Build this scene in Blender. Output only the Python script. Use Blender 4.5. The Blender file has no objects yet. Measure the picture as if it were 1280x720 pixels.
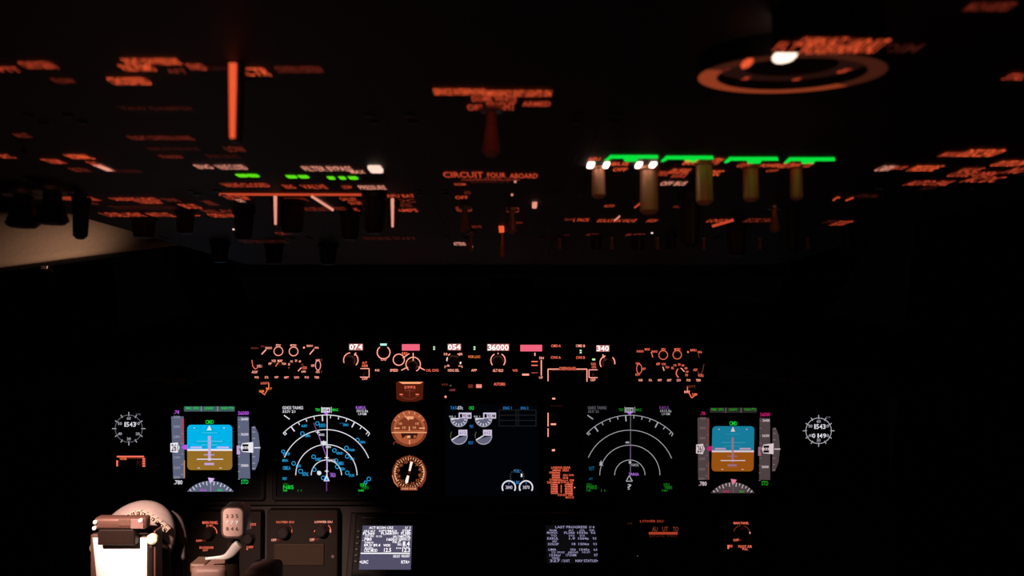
import bpy, bmesh, math, random
from mathutils import Vector, Matrix
random.seed(7)
C = bpy.context.scene.collection
SC = bpy.context.scene
R = math.radians

# ------------------------------------------------------------------ camera, world, lights, exposure
FPX = 1036.0
PITCH = R(12)
CAM = Vector((0, 0, 1.5))
cd = bpy.data.cameras.new('camera'); cam = bpy.data.objects.new('camera', cd); C.objects.link(cam)
cam.location = CAM; cam.rotation_euler = (R(90) - PITCH, 0, 0)
cd.sensor_width = 36; cd.lens = FPX / 1280 * 36; cd.clip_start = 0.02
cd.dof.use_dof = True; cd.dof.focus_distance = 1.36; cd.dof.aperture_fstop = 17.0
SC.camera = cam
w = bpy.data.worlds.new('night'); SC.world = w; w.use_nodes = True
w.node_tree.nodes['Background'].inputs[0].default_value = (0.004, 0.004, 0.006, 1)
w.node_tree.nodes['Background'].inputs[1].default_value = 0.12
SC.view_settings.view_transform = 'Standard'; SC.view_settings.look = 'None'
SC.view_settings.exposure = 0; SC.view_settings.gamma = 1; SC.view_settings.use_curve_mapping = False

def spot(name, loc, target, energy, col, size_deg, blend=0.5, radius=0.01):
    l = bpy.data.lights.new(name, 'SPOT'); l.energy = energy; l.color = col
    l.spot_size = R(size_deg); l.spot_blend = blend; l.shadow_soft_size = radius
    o = bpy.data.objects.new(name, l); C.objects.link(o); o.location = loc
    o.rotation_euler = (Vector(target) - Vector(loc)).to_track_quat('-Z', 'Y').to_euler()
    return o
# captain's chart light, shining down on the yoke; a second small lamp washing the side lining; added dim warm fill behind the camera
spot('chart_light', (-0.48, 0.36, 1.56), (-0.415, 0.87, 1.07), 98.0, (1.0, 0.66, 0.55), 19.5, 1.0, 0.012)
spot('side_map_light', (-0.535, 0.93, 1.40), (-0.56, 0.99, 1.335), 0.20, (1.0, 0.60, 0.42), 120, 1.0, 0.01)
dl = bpy.data.lights.new('rear_fill', 'AREA'); dl.energy = 0.16; dl.size = 0.15; dl.color = (1.0, 0.55, 0.42)
dlo = bpy.data.objects.new('rear_fill', dl); C.objects.link(dlo); dlo.location = (-0.1, -0.35, 1.2)
dlo.rotation_euler = (R(100), 0, 0)
# added warm fill spots, no real fixture, brightening the overhead switches and faces
spot('overhead_fill', (0.09, 0.10, 1.47), (0.10, 0.42, 1.45), 0.30, (1.0, 0.42, 0.22), 34, 1.0, 0.01)
spot('overhead_fill', (-0.10, 0.05, 1.40), (-0.10, 0.45, 1.44), 0.10, (1.0, 0.25, 0.17), 80, 1.0, 0.01)

# ------------------------------------------------------------------ materials
def lin(c):
    return tuple(((v / 255) / 12.92 if v / 255 <= .04045 else ((v / 255 + .055) / 1.055) ** 2.4) for v in c)
_m = {}
def surf(name, col, rough=0.6, metal=0.0, bump=0.15, scale=300, coat=0.0):
    if name in _m: return _m[name]
    m = bpy.data.materials.new(name); m.use_nodes = True; nt = m.node_tree
    b = nt.nodes['Principled BSDF']; b.inputs['Roughness'].default_value = rough
    b.inputs['Metallic'].default_value = metal; b.inputs['Coat Weight'].default_value = coat
    b.inputs['Specular IOR Level'].default_value = 0.14 if max(col) < .06 else 0.5      # matt anti-glare paint
    n = nt.nodes.new('ShaderNodeTexNoise'); n.inputs['Scale'].default_value = scale; n.inputs['Detail'].default_value = 3
    tc = nt.nodes.new('ShaderNodeTexCoord'); nt.links.new(tc.outputs['Object'], n.inputs['Vector'])
    mx = nt.nodes.new('ShaderNodeMix'); mx.data_type = 'RGBA'
    mx.inputs[6].default_value = (*[c * .85 for c in col], 1); mx.inputs[7].default_value = (*[min(1, c * 1.15) for c in col], 1)
    nt.links.new(n.outputs['Fac'], mx.inputs[0]); nt.links.new(mx.outputs[2], b.inputs['Base Color'])
    bp = nt.nodes.new('ShaderNodeBump'); bp.inputs['Strength'].default_value = bump; bp.inputs['Distance'].default_value = .001
    nt.links.new(n.outputs['Fac'], bp.inputs['Height']); nt.links.new(bp.outputs['Normal'], b.inputs['Normal'])
    _m[name] = m; return m
def glow(name, rgb, gain=1.0, sample=False):
    if name in _m: return _m[name]
    m = bpy.data.materials.new(name); m.use_nodes = True; nt = m.node_tree; nt.nodes.clear()
    e = nt.nodes.new('ShaderNodeEmission'); o = nt.nodes.new('ShaderNodeOutputMaterial')
    e.inputs[0].default_value = (*lin(rgb), 1); e.inputs[1].default_value = gain
    nt.links.new(e.outputs[0], o.inputs[0])
    m.cycles.emission_sampling = 'FRONT' if sample else 'NONE'
    _m[name] = m; return m
PANEL = surf('panel_paint', (0.018, 0.014, 0.012), .65)
PANEL2 = surf('module_paint', (0.026, 0.019, 0.018), .6)
BLACK = surf('black_plastic', (0.006, 0.005, 0.005), .6)
KNOB = surf('knob_plastic', (0.018, 0.014, 0.013), .4, bump=.05)
SHIELD = surf('glareshield_vinyl', (0.018, 0.016, 0.015), .85, bump=.4, scale=500)
LINING = surf('lining_fabric', (0.42, 0.33, 0.25), .9, bump=.3, scale=200)
SHELL = surf('cockpit_shell', (0.035, 0.030, 0.030), .85)
METAL = surf('brushed_metal', (0.55, 0.42, 0.38), .35, metal=1.0, bump=.1)
CHROME = surf('polished_metal', (0.95, 0.88, 0.84), .45, metal=.2, bump=.0)
TOGM = surf('toggle_metal', (0.42, 0.17, 0.10), .45, metal=.4, bump=.05)
YOKE = surf('yoke_grey_plastic', (0.21, 0.17, 0.16), .5, bump=.08, scale=200)
CLIP = surf('clip_brown_metal', (0.13, 0.065, 0.05), .4, metal=.3, bump=.1)
DARKC = surf('dark_bracket', (0.014, 0.008, 0.006), .5)
PAPERM = surf('paper', (0.92, 0.90, 0.86), .9, bump=.02)
YLENS = surf('yellowed_lens', (0.95, 0.88, 0.55), .3, bump=.0)
SCR = surf('screen_glass', (0.006, 0.006, 0.008), .35, bump=.0)
# backlit legends
LG = glow('legend_pink', (255, 160, 140), 1.3); LR = glow('legend_red', (232, 104, 82), 1.3); LD = glow('legend_dim', (120, 50, 38))
LF = glow('legend_faint', (58, 22, 18)); LO = glow('legend_orange', (255, 130, 70)); LW = glow('legend_white', (255, 225, 210), 1.2)
OB = glow('overhead_bright', (240, 90, 50)); OM = glow('overhead_mid', (190, 66, 40)); OD = glow('overhead_dim', (110, 36, 24))
OF = glow('overhead_faint', (55, 18, 13)); OP = glow('overhead_pink', (235, 150, 128))
OW = glow('overhead_lamp', (255, 235, 215), 4.5, True); OWs = glow('overhead_small_lamp', (255, 215, 195), 1.1)
PINK = glow('display_pink', (240, 100, 125)); GRN = glow('lamp_green', (90, 215, 20), 1.1); GRB = glow('bar_green', (10, 225, 62))
LED = glow('led_green', (205, 255, 190)); LEDC = glow('led_cyan', (190, 255, 235))
WH = glow('sym_white', (225, 225, 235)); WD = glow('sym_grey', (165, 165, 172)); WF = glow('sym_dark_grey', (95, 95, 102))
CY = glow('sym_cyan', (40, 165, 225)); CYD = glow('sym_cyan_dim', (15, 85, 120)); BLU = glow('sym_blue', (45, 120, 190))
GR = glow('sym_green', (20, 215, 60)); GRD = glow('sym_green_dim', (18, 120, 25)); PU = glow('sym_purple', (180, 110, 235)); PUD = glow('sym_purple_dim', (110, 60, 130))
MG = glow('sym_magenta', (225, 60, 160))
CDUB = glow('page_backlight', (84, 80, 104)); CDUW = glow('page_text', (255, 250, 255), 1.3); CDUT = glow('page_text_dim', (160, 152, 190))
CDU0 = glow('page_backlight_dim', (12, 11, 14)); EICB = glow('engine_backlight', (2, 3, 6))

# ------------------------------------------------------------------ frames: real planes in the cockpit
FW = Vector((0, math.cos(PITCH), -math.sin(PITCH))); UP = Vector((0, math.sin(PITCH), math.cos(PITCH)))
def ray(px, py): return FW + Vector(((px - 640) / FPX, 0, 0)) + UP * ((360 - py) / FPX)
class Frame:
    """A plane of the cockpit: o origin, u right, v up along the face, n out of the face."""
    def __init__(s, o, v):
        s.o = Vector(o); s.u = Vector((1, 0, 0)); s.v = Vector(v).normalized(); s.n = s.u.cross(s.v)
    def loc(s, px, py, d=0.0):
        r = ray(px, py); t = (s.o + s.n * d - CAM).dot(s.n) / r.dot(s.n)
        p = CAM + r * t - s.o
        return Vector((p.dot(s.u), p.dot(s.v), d))
    def mat(s, at=None):
        o = s.o if at is None else s.o + s.u * at.x + s.v * at.y + s.n * at.z
        m = Matrix((s.u, s.v, s.n)).transposed().to_4x4(); m.translation = o; return m
    def scale(s, px, py, d=0.0):
        return (s.loc(px + 1, py, d) - s.loc(px, py, d)).length
def tilt(deg): return (0, math.sin(R(deg)), math.cos(R(deg)))
MAIN = Frame(CAM + ray(595, 560) * 1.40, tilt(14))
MCPF = Frame(CAM + ray(597, 450) * 1.22, tilt(8))
LOWF = Frame(CAM + ray(500, 670) * 1.385, tilt(14))
PEDF = Frame(CAM + ray(600, 685) * 1.30, tilt(36))
YOKF = Frame(CAM + ray(220, 680) * 0.95, tilt(12))
OVS = 0.28; OVH = 0.09; OVA = math.atan(OVS)
OVER = Frame((0, 0.5, 1.5 + OVH - OVS * 0.5), (0, -math.cos(OVA), math.sin(OVA)))

# ------------------------------------------------------------------ mesh builder
_tc = {}
def text_mesh(s):
    if s not in _tc:
        c = bpy.data.curves.new('t', 'FONT'); c.body = s; c.resolution_u = 2; c.offset = 0.015
        o = bpy.data.objects.new('t', c); me = o.to_mesh()
        vs = [(v.co.x, v.co.y) for v in me.vertices]; fs = [tuple(p.vertices) for p in me.polygons]
        o.to_mesh_clear(); bpy.data.objects.remove(o); bpy.data.curves.remove(c); _tc[s] = (vs, fs)
    return _tc[s]
class MB:
    def __init__(s, fr, org=None):
        s.bm = bmesh.new(); s.mats = []; s.f = fr; s.org = Vector((0, 0, 0)) if org is None else org; s.smooth = False
    def mi(s, m):
        if m not in s.mats: s.mats.append(m)
        return s.mats.index(m)
    def face(s, pts, m):
        try: f = s.bm.faces.new([s.bm.verts.new(Vector(p) - s.org) for p in pts])
        except ValueError: return
        f.material_index = s.mi(m); return f
    def poly(s, pp, m, d=0.001):
        a = sum(pp[i][0] * pp[(i + 1) % len(pp)][1] - pp[(i + 1) % len(pp)][0] * pp[i][1] for i in range(len(pp)))
        if a > 0: pp = pp[::-1]                                     # counter-clockwise on the face (pixel y runs down)
        return s.face([s.f.loc(x, y, d) for x, y in pp], m)
    def rect(s, x0, y0, x1, y1, m, d=0.001): s.poly([(x0, y0), (x1, y0), (x1, y1), (x0, y1)], m, d)
    def line(s, pts, wd, m, d=0.001):
        for (x0, y0), (x1, y1) in zip(pts, pts[1:]):
            l = math.hypot(x1 - x0, y1 - y0) or 1; nx = -(y1 - y0) / l * wd / 2; ny = (x1 - x0) / l * wd / 2
            s.poly([(x0 + nx, y0 + ny), (x1 + nx, y1 + ny), (x1 - nx, y1 - ny), (x0 - nx, y0 - ny)], m, d)
    def arc(s, cx, cy, rx, a0, a1, wd, m, d=0.001, ry=None, n=None):
        ry = rx if ry is None else ry; n = n or max(6, int(abs(a1 - a0) / 9))
        for i in range(n):
            t0 = R(a0 + (a1 - a0) * i / n); t1 = R(a0 + (a1 - a0) * (i + 1) / n)
            o = [(cx + (rx + k) * math.cos(t), cy - (ry + k) * math.sin(t)) for t, k in ((t0, wd / 2), (t1, wd / 2), (t1, -wd / 2), (t0, -wd / 2))]
            s.poly(o, m, d)
    def ring(s, cx, cy, r, wd, m, d=0.001, ry=None): s.arc(cx, cy, r, 0, 360, wd, m, d, ry, 28)
    def disc(s, cx, cy, r, m, d=0.001, ry=None, n=24, a0=0, a1=360):
        ry = r if ry is None else ry
        s.poly([(cx + r * math.cos(R(a0 + (a1 - a0) * i / n)), cy - ry * math.sin(R(a0 + (a1 - a0) * i / n))) for i in range(n + (a1 - a0 < 360))], m, d)
    def text(s, t, x0, y0, x1, y1, m, d=0.001):
        vs, fs = text_mesh(t)
        if not vs: return
        ax = min(v[0] for v in vs); bx = max(v[0] for v in vs); ay = min(v[1] for v in vs); by = max(v[1] for v in vs)
        ym = (y0 + y1) / 2; xm = (x0 + x1) / 2
        L = s.f.loc(x0, ym, d); Rr = s.f.loc(x1, ym, d); B = s.f.loc(xm, y1, d); T = s.f.loc(xm, y0, d)
        k = s.mi(m); nv = [s.bm.verts.new(Vector((L.x + (Rr.x - L.x) * (v[0] - ax) / (bx - ax), B.y + (T.y - B.y) * (v[1] - ay) / max(by - ay, 1e-6), d)) - s.org) for v in vs]
        for f in fs:
            try: s.bm.faces.new([nv[i] for i in f]).material_index = k
            except ValueError: pass
    def solid(s, loops, m, cap=True):
        """skin a stack of point loops into a closed body"""
        k = s.mi(m); L = [[s.bm.verts.new(Vector(p) - s.org) for p in lp] for lp in loops]; n = len(L[0])
        for a, b in zip(L, L[1:]):
            for i in range(n): s.bm.faces.new([a[i], a[(i + 1) % n], b[(i + 1) % n], b[i]]).material_index = k
        if cap:
            s.bm.faces.new(L[0][::-1]).material_index = k; s.bm.faces.new(L[-1]).material_index = k
    def slab(s, pp, m, d0, d1, bev=0.0):
        """prism of an outline in the face plane (local metres), with chamfered front edge"""
        cx = sum(p[0] for p in pp) / len(pp); cy = sum(p[1] for p in pp) / len(pp)
        def ins(b): return [(p[0] - math.copysign(min(b, abs(p[0] - cx)), p[0] - cx), p[1] - math.copysign(min(b, abs(p[1] - cy)), p[1] - cy)) for p in pp]
        lo = [[(x, y, d0) for x, y in pp]]
        if bev: lo += [[(x, y, d1 - bev) for x, y in pp], [(x, y, d1 - bev * .3) for x, y in ins(bev * .4)], [(x, y, d1) for x, y in ins(bev)]]
        else: lo += [[(x, y, d1) for x, y in pp]]
        s.solid(lo, m)
    def box(s, x0, y0, x1, y1, m, d0, d1, bev=0.0, rad=0.0):
        """box over a measured rectangle, front face at height d1"""
        a = s.f.loc(x0, y1, d1); b = s.f.loc(x1, y0, d1)
        s.slab(rrect(a.x, a.y, b.x, b.y, rad), m, d0, d1, bev)
    def cyl(s, c, r, m, d0, d1, n=24, r1=None, bev=0.0, kn=0):
        r1 = r if r1 is None else r1
        def lp(rr, z): return [(c[0] + rr * (1 - (.06 if kn and i % 2 else 0)) * math.cos(2 * math.pi * i / n), c[1] + rr * (1 - (.06 if kn and i % 2 else 0)) * math.sin(2 * math.pi * i / n), z) for i in range(n)]
        L = [lp(r, d0)] + ([lp(r1, d1 - bev), lp(r1 - bev, d1)] if bev else [lp(r1, d1)])
        s.solid(L, m)
    def tube(s, pts, rads, m, n=14, flat=1.0):
        """tapered tube through local points"""
        P = [Vector(p) for p in pts]; loops = []
        for i, p in enumerate(P):
            t = (P[min(i + 1, len(P) - 1)] - P[max(i - 1, 0)]).normalized()
            a = Vector((0, 0, 1)); a = (a - t * a.dot(t)); a = a.normalized() if a.length > .05 else Vector((0, 1, 0)); b = t.cross(a)
            loops.append([p + b * rads[i] * math.cos(2 * math.pi * k / n) + a * rads[i] * flat * math.sin(2 * math.pi * k / n) for k in range(n)])
        s.solid(loops, m)
    def build(s, name, parent=None, label=None, smooth=False):
        me = bpy.data.meshes.new(name); s.bm.normal_update()
        if smooth: bmesh.ops.recalc_face_normals(s.bm, faces=s.bm.faces[:])
        s.bm.to_mesh(me); s.bm.free()
        for m in s.mats: me.materials.append(m)
        if smooth:
            for p in me.polygons: p.use_smooth = True
            me.set_sharp_from_angle(angle=R(35))
        o = bpy.data.objects.new(name, me); C.objects.link(o)
        if parent is not None: o.parent = parent
        if label: o['label'] = label
        return o
def rrect(x0, y0, x1, y1, r, n=4):
    if r <= 0: return [(x0, y0), (x1, y0), (x1, y1), (x0, y1)]
    o = []
    for cx, cy, a in ((x1 - r, y1 - r, 0), (x0 + r, y1 - r, 90), (x0 + r, y0 + r, 180), (x1 - r, y0 + r, 270)):
        o += [(cx + r * math.cos(R(a + 90 * i / n)), cy + r * math.sin(R(a + 90 * i / n))) for i in range(n + 1)]
    return o
def pxr(x0, y0, x1, y1, r, n=4):
    return rrect(x0, y0, x1, y1, r, n)
def empty(name, fr, label, cat, group=None):
    o = bpy.data.objects.new(name, None); C.objects.link(o); o.empty_display_size = .02
    o.matrix_world = fr.mat(); o['label'] = label; o['category'] = cat
    if group: o['group'] = group
    return o
def wbox(name, lo, hi, m, kind='structure'):
    bm = bmesh.new(); bmesh.ops.create_cube(bm, size=1)
    for v in bm.verts: v.co = Vector([(lo[i] + hi[i]) / 2 + v.co[i] * (hi[i] - lo[i]) for i in range(3)])
    me = bpy.data.meshes.new(name); bm.to_mesh(me); bm.free(); me.materials.append(m)
    o = bpy.data.objects.new(name, me); C.objects.link(o)
    if kind: o['kind'] = kind
    return o
def wmesh(name, verts, faces, m, kind=None, parent=None, thick=0.0, smooth=False):
    me = bpy.data.meshes.new(name); me.from_pydata(verts, [], faces); me.materials.append(m)
    o = bpy.data.objects.new(name, me); C.objects.link(o)
    if kind: o['kind'] = kind
    if parent is not None: o.parent = parent
    if thick:
        md = o.modifiers.new('s', 'SOLIDIFY'); md.thickness = thick; md.offset = 0
    if smooth:
        for p in me.polygons: p.use_smooth = True
    return o

# ------------------------------------------------------------------ the cockpit shell
wbox('floor', (-1.0, -0.8, -0.02), (1.0, 2.0, 0.0), SHELL)
wbox('wall_left', (-1.02, -0.8, 0), (-0.98, 2.0, 1.42), SHELL)
wbox('wall_right', (0.98, -0.8, 0), (1.02, 2.0, 1.42), SHELL)
wbox('wall_back', (-1.0, -0.84, 0), (1.0, -0.8, 2.0), SHELL)
# ceiling: a shallow arch above and beside the overhead panel, falling away forward like the fuselage crown
def arch(name, y0, z0, y1, z1, xs, m, drop=.9):
    vs = []; fs = []
    N = len(xs)
    for k in range(6):
        t = k / 5; y = y0 + (y1 - y0) * t; z = z0 + (z1 - z0) * t
        for x in xs: vs.append((x, y, z - drop * max(0, abs(x) - .3) ** 2))
    for k in range(5):
        for i in range(N - 1): fs.append((k * N + i, k * N + i + 1, (k + 1) * N + i + 1, (k + 1) * N + i))
    return wmesh(name, vs, fs, m, 'structure', thick=.012, smooth=True)
arch('ceiling', -.8, 1.92, 1.22, 1.53, [-1.02 + .068 * i for i in range(31)], SHELL, .3)
# windscreen: two forward panes, a slanted side pane each, posts between them
def pane(n, q, fw=.022):
    c = sum((Vector(p) for p in q), Vector()) / 4
    g = wmesh('window_%d' % n, q, [(0, 1, 2, 3)], GLASS, 'structure', thick=.008)
    vs = [tuple(p) for p in q] + [tuple(Vector(p).lerp(c, fw / (Vector(p) - c).length * 1.6)) for p in q]
    wmesh('window_frame', vs, [(i, (i + 1) % 4, 4 + (i + 1) % 4, 4 + i) for i in range(4)], BLACK, None, g, thick=.03)
GLASS = bpy.data.materials.new('window_glass'); GLASS.use_nodes = True
_b = GLASS.node_tree.nodes['Principled BSDF']; _b.inputs['Transmission Weight'].default_value = 1; _b.inputs['Roughness'].default_value = .02
_b.inputs['IOR'].default_value = 1.45; _b.inputs['Base Color'].default_value = (.8, .85, .85, 1)
ZT, ZB = 1.42, 1.10
pane(1, [(-.55, 1.62, ZB), (-.025, 1.78, ZB), (-.025, 1.36, ZT), (-.50, 1.24, ZT)])
pane(2, [(.025, 1.78, ZB), (.55, 1.62, ZB), (.50, 1.24, ZT), (.025, 1.36, ZT)])
pane(3, [(-.97, 1.00, ZB), (-.59, 1.58, ZB), (-.54, 1.22, ZT), (-.93, .80, ZT)])
pane(4, [(.59, 1.58, ZB), (.97, 1.00, ZB), (.93, .80, ZT), (.54, 1.22, ZT)])
wmesh('trim_1', [(-.035, 1.80, ZB - .02), (.035, 1.80, ZB - .02), (.035, 1.34, ZT + .02), (-.035, 1.34, ZT + .02)], [(0, 1, 2, 3)], BLACK, 'structure', thick=.03)
wmesh('trim_2', [(-.60, 1.61, ZB - .02), (-.54, 1.64, ZB - .02), (-.49, 1.23, ZT + .02), (-.55, 1.20, ZT + .02)], [(0, 1, 2, 3)], BLACK, 'structure', thick=.03)
wmesh('trim_3', [(.54, 1.64, ZB - .02), (.60, 1.61, ZB - .02), (.55, 1.20, ZT + .02), (.49, 1.23, ZT + .02)], [(0, 1, 2, 3)], BLACK, 'structure', thick=.03)
# lit tan lining above the captain's side window, left of the overhead panel
LF_ = Frame(CAM + ray(100, 300) * 1.02, (0, .55, 1))
ln = empty('sidewall_lining', LF_, 'tan fabric lining strip washed by warm light above the captain side window', 'lining panel')
b = MB(LF_); rows = 7; cols = 16
top = [(-80 + 27 * i, 250 - 0 * i) for i in range(cols)]; bot = [(-80 + 27 * i, 337 - .0 * i if i < 3 else 337 - (i - 3) * 3.6) for i in range(cols)]
for i in range(cols - 1):
    for j in range(rows):
        def P(ii, jj):
            t = jj / rows; x = top[ii][0]; y = top[ii][1] + (bot[ii][1] - top[ii][1]) * t
            p = LF_.loc(x, y); return (p.x, p.y, -.035 * (1 - t) ** 2 + .012 * t ** 6)
        b.face([P(i, j + 1), P(i + 1, j + 1), P(i + 1, j), P(i, j)], LINING)
bmesh.ops.remove_doubles(b.bm, verts=b.bm.verts[:], dist=1e-5)
o = b.build('fabric_face', ln, smooth=True); md = o.modifiers.new('s', 'SOLIDIFY'); md.thickness = .006; md.offset = -1
b = MB(LF_)
b.tube([LF_.loc(x, y + 2, .006) for x, y in bot], [.0035] * cols, BLACK, 8)
b.build('edge_bead', ln, smooth=True)
b = MB(LF_); b.box(50, 332, 60, 337, METAL, .0, .014, .001); b.build('latch', ln)

# ------------------------------------------------------------------ overhead panel modules
XB = [-.30, -.178, -.047, .033, .180, .30]
YB = [.14, .33, .485, .69, .93]
NAMES = [
 ['two dim rows of text', 'long glowing knob pointer', 'wide title above a hanging lever', 'large round rimmed gauge', 'faint title at the top'],
 ['short orange labels in steps', 'seven small green lamps', 'long red title above dim rows', 'four green bars and white lamps', 'bright strip label above small ones'],
 ['red-brown label bands beside a knob', 'glowing pointers under a pink band', 'two reddish lever switches', 'red text row and slanted pointers', 'two tiny red marks'],
 ['unlit, against the tan lining', 'dim round knob caps', 'dark, one small spark', 'faint square knob caps', 'unlit, dark grey'],
]
WHERE = ['far left', 'left of centre', 'centre', 'right of centre', 'far right']
ROWN = ['nearest row', 'second row', 'third row', 'farthest row']
mods = {}
def yloc(Y): return (.5 - Y) / math.cos(OVA)                       # depth in the room to height along the overhead face
frame_e = empty('overhead_console', OVER, 'black overhead console body that holds all the overhead modules', 'console')
b = MB(OVER)
b.slab([(XB[0] - .018, yloc(YB[-1]) - .018), (XB[-1] + .018, yloc(YB[-1]) - .018), (XB[-1] + .018, yloc(YB[0])), (XB[0] - .018, yloc(YB[0]))], BLACK, -.03, -.006, .004)
b.build('backing_plate', frame_e)
for xb in XB:
    b = MB(OVER); b.slab([(xb - .0026, yloc(YB[-1])), (xb + .0026, yloc(YB[-1])), (xb + .0026, yloc(YB[0])), (xb - .0026, yloc(YB[0]))], PANEL2, -.006, -.0001); b.build('rail', frame_e)
b = MB(OVER); b.slab(rrect(XB[0] - .02, yloc(YB[-1]) - .034, XB[-1] + .02, yloc(YB[-1]) - .019, .007), SHIELD, -.03, .012, .005); b.build('front_lip', frame_e)
for r in range(4):
    for c in range(5):
        n = empty('overhead_module', OVER, 'overhead module, %s, %s: %s' % (WHERE[c], ROWN[r], NAMES[r][c]), 'switch panel', 'modules of the overhead panel')
        b = MB(OVER); x0 = XB[c] + .0027; x1 = XB[c + 1] - .0027; v0 = yloc(YB[r + 1]) + .0002; v1 = yloc(YB[r]) - .0002
        b.slab(rrect(x0, v0, x1, v1, .0004), PANEL2, -.0055, 0, .0001); b.build('face_plate', n)
        for sx in (x0 + .005, x1 - .005):
            for sv in (v0 + .005, v1 - .005): b = MB(OVER); b.cyl((sx, sv), .0022, KNOB, 0, .0009, 10, bev=.0003); b.build('fastener', n)
        mods[(r, c)] = dict(e=n, lg=MB(OVER))
def modat(px, py):
    p = OVER.loc(px, py); Y = .5 - p.y * math.cos(OVA)
    c = max(0, min(4, sum(p.x > x for x in XB) - 1)); r = max(0, min(3, sum(Y > y for y in YB) - 1))
    return mods[(r, c)]
def otext(s, x0, y0, x1, y1, m):
    modat((x0 + x1) / 2, (y0 + y1) / 2)['lg'].text(s, x0, y0, x1, y1, m, .0006)
def oline(pts, wd, m):
    modat(*pts[0])['lg'].line(pts, wd, m, .0007)
O = otext
O('PTT', -2, 84, 24, 90, OM); O('OXYGEN', 27, 77, 67, 86, OM); O('FLOW', 67, 98, 93, 104, OD)
O('RIGHT LOW PRESSURE', 155, 73, 224, 81, OB); O('FUEL PUMPS', 152, 81, 192, 89, OB); O('AFT', 209, 86, 233, 92, OD); O('FWD', 236, 80, 256, 88, OM)
O('CROSSFEED', 137, 97, 186, 106, OB); O('CTR', 305, 85, 336, 95, OB); O('CONTROL POSITION', 345, 83, 402, 91, OD); O('ON', 258, 83, 284, 88, OF)
O('YAW DAMPER', 150, 133, 242, 138, OF)
O('ALT', 18, 167, 38, 172, OD); O('SRC', -2, 193, 15, 198, OM); O('TRIM', 57, 199, 77, 205, OM); O('NORMAL', 85, 193, 113, 199, OB); O('BOTH', 90, 210, 110, 215, OD)
O('ENG', 113, 202, 124, 208, OM); O('1', 124, 206, 135, 214, OP); O('IRS TRANSFER', 140, 212, 176, 216, OF)
O('FLIGHT CONTROL PANEL', 162, 170, 241, 175, OD); O('DISPLAYS SOURCE', 185, 184, 248, 188, OF); O('STANDBY', 200, 194, 229, 198, OD)
O('LOW', 282, 183, 306, 190, OD); O('SPAR VALVE', 258, 193, 298, 198, OF)
O('ENG', 245, 206, 264, 211, OP); O('VALVE CLOSED', 271, 206, 307, 212, OP); O('VALVE', 279, 229, 300, 234, OM); O('CLOSED', 302, 229, 336, 234, OM)
O('FILTER BYPASS', 379, 208, 440, 215, OO) if False else O('FILTER BYPASS', 379, 208, 440, 214, OP); O('MAX', 438, 213, 456, 217, OP)
O('ENG', 355, 231, 368, 236, OM); O('VALVE', 377, 231, 408, 236, OM); O('LOW', 428, 232, 440, 236, OM); O('PRESSURE', 449, 232, 482, 237, OP)
oline([(274, 243), (462, 243.5)], 3.0, OM); O('FUEL TEMP', 283, 245, 311, 250, OM); O('OFF', 296, 249, 305, 253, OP)
O('APU BAT', 483, 243, 518, 247, OM); O('DC', 495, 249, 519, 253, OD); O('AMPS', 495, 261, 522, 265, OM); O('BAT BUS', 500, 254, 514, 259, OD)
O('GND POWER', 357, 247, 384, 252, OD); O('STBY', 366, 253, 380, 258, OM); O('PWR OFF AUTO', 376, 259, 412, 264, OD)
O('GALLEY', 425, 247, 446, 251, OM); O('ON OFF', 436, 252, 452, 256, OM); O('AC', 442, 260, 448, 264, OM); O('TEST', 417, 259, 433, 263, OD)
O('BUS', 228, 255, 248, 261, OM); O('L', 228, 265, 245, 270, OM); O('XFR', 256, 251, 269, 257, OD); O('RELAY', 254, 262, 292, 266, OD); O('OPEN VALVE', 262, 267, 305, 272, OM)
O('WIPER PARK', 75, 246, 121, 251, OM); O('INT LOW', 112, 253, 122, 256, OD); O('LANDING LIGHTS', 140, 247, 197, 251, OM); O('TURNOFF', 172, 251, 202, 255, OM); O('TAXI', 205, 248, 222, 252, OD)
O('L FUEL HEAT', 130, 266, 180, 271, OM); O('ANTI ICE', 185, 266, 215, 271, OM); O('STROBE POSITION STEADY', 140, 257, 222, 262, OF)
O('CVR', 296, 285, 308, 288, OD); O('ON', 345, 290, 361, 294, OD)
O('SERVICE INTERPHONE', 542, 111, 606, 119, OB); O('EMERGENCY', 607, 113, 640, 120, OB); O('EXIT LIGHTS ON', 642, 113, 689, 121, OB)
O('DOME WHITE', 590, 120, 646, 127, OM); O('ARMED', 653, 127, 688, 133, OM); O('OFF', 584, 131, 604, 138, OM); O('BRIGHT', 608, 128, 644, 138, OM)
O('CIRCUIT', 554, 215, 604, 222, OM); O('FOUR', 609, 216, 632, 222, OM); O('ABOARD', 637, 217, 672, 223, OM); O('SUPPLY', 592, 222, 640, 225, OD); O('EXHAUST', 588, 226, 638, 229, OF)
O('NORM', 568, 229, 582, 232, OM); O('ALT', 576, 223, 590, 226, OD); O('OFF', 569, 245, 585, 249, OM); O('AUTO', 580, 239, 588, 243, OD)
oline([(582, 225), (650, 225)], 1.2, OD)
O('SMOKING', 642, 277, 653, 280, OD); O('BELTS', 590, 282, 602, 285, OD); O('ATTEND', 567, 303, 582, 307, OP); 
O('APU', 735, 197, 750, 201, OB); O('BUS', 765, 203, 786, 207, OB); O('OFF', 766, 210, 784, 214, OB)
O('DRIVE', 823, 214, 836, 220, OM); O('GEN OFF BUS', 838, 211, 862, 217, OB); O('SOURCE', 840, 217, 858, 222, OM); O('OFF BUS', 826, 227, 858, 232, OP); O('DISC', 888, 213, 902, 220, OB); O('STBY', 890, 198, 902, 206, OB)
O('POWER', 951, 205, 975, 209, OB); O('OFF', 958, 212, 972, 215, OM); O('BUS TRANS', 976, 204, 1000, 210, OB); O('GEN', 922, 204, 938, 209, OM); O('BUS', 855, 200, 872, 206, OB); O('2', 1003, 204, 1016, 209, OM)
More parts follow.
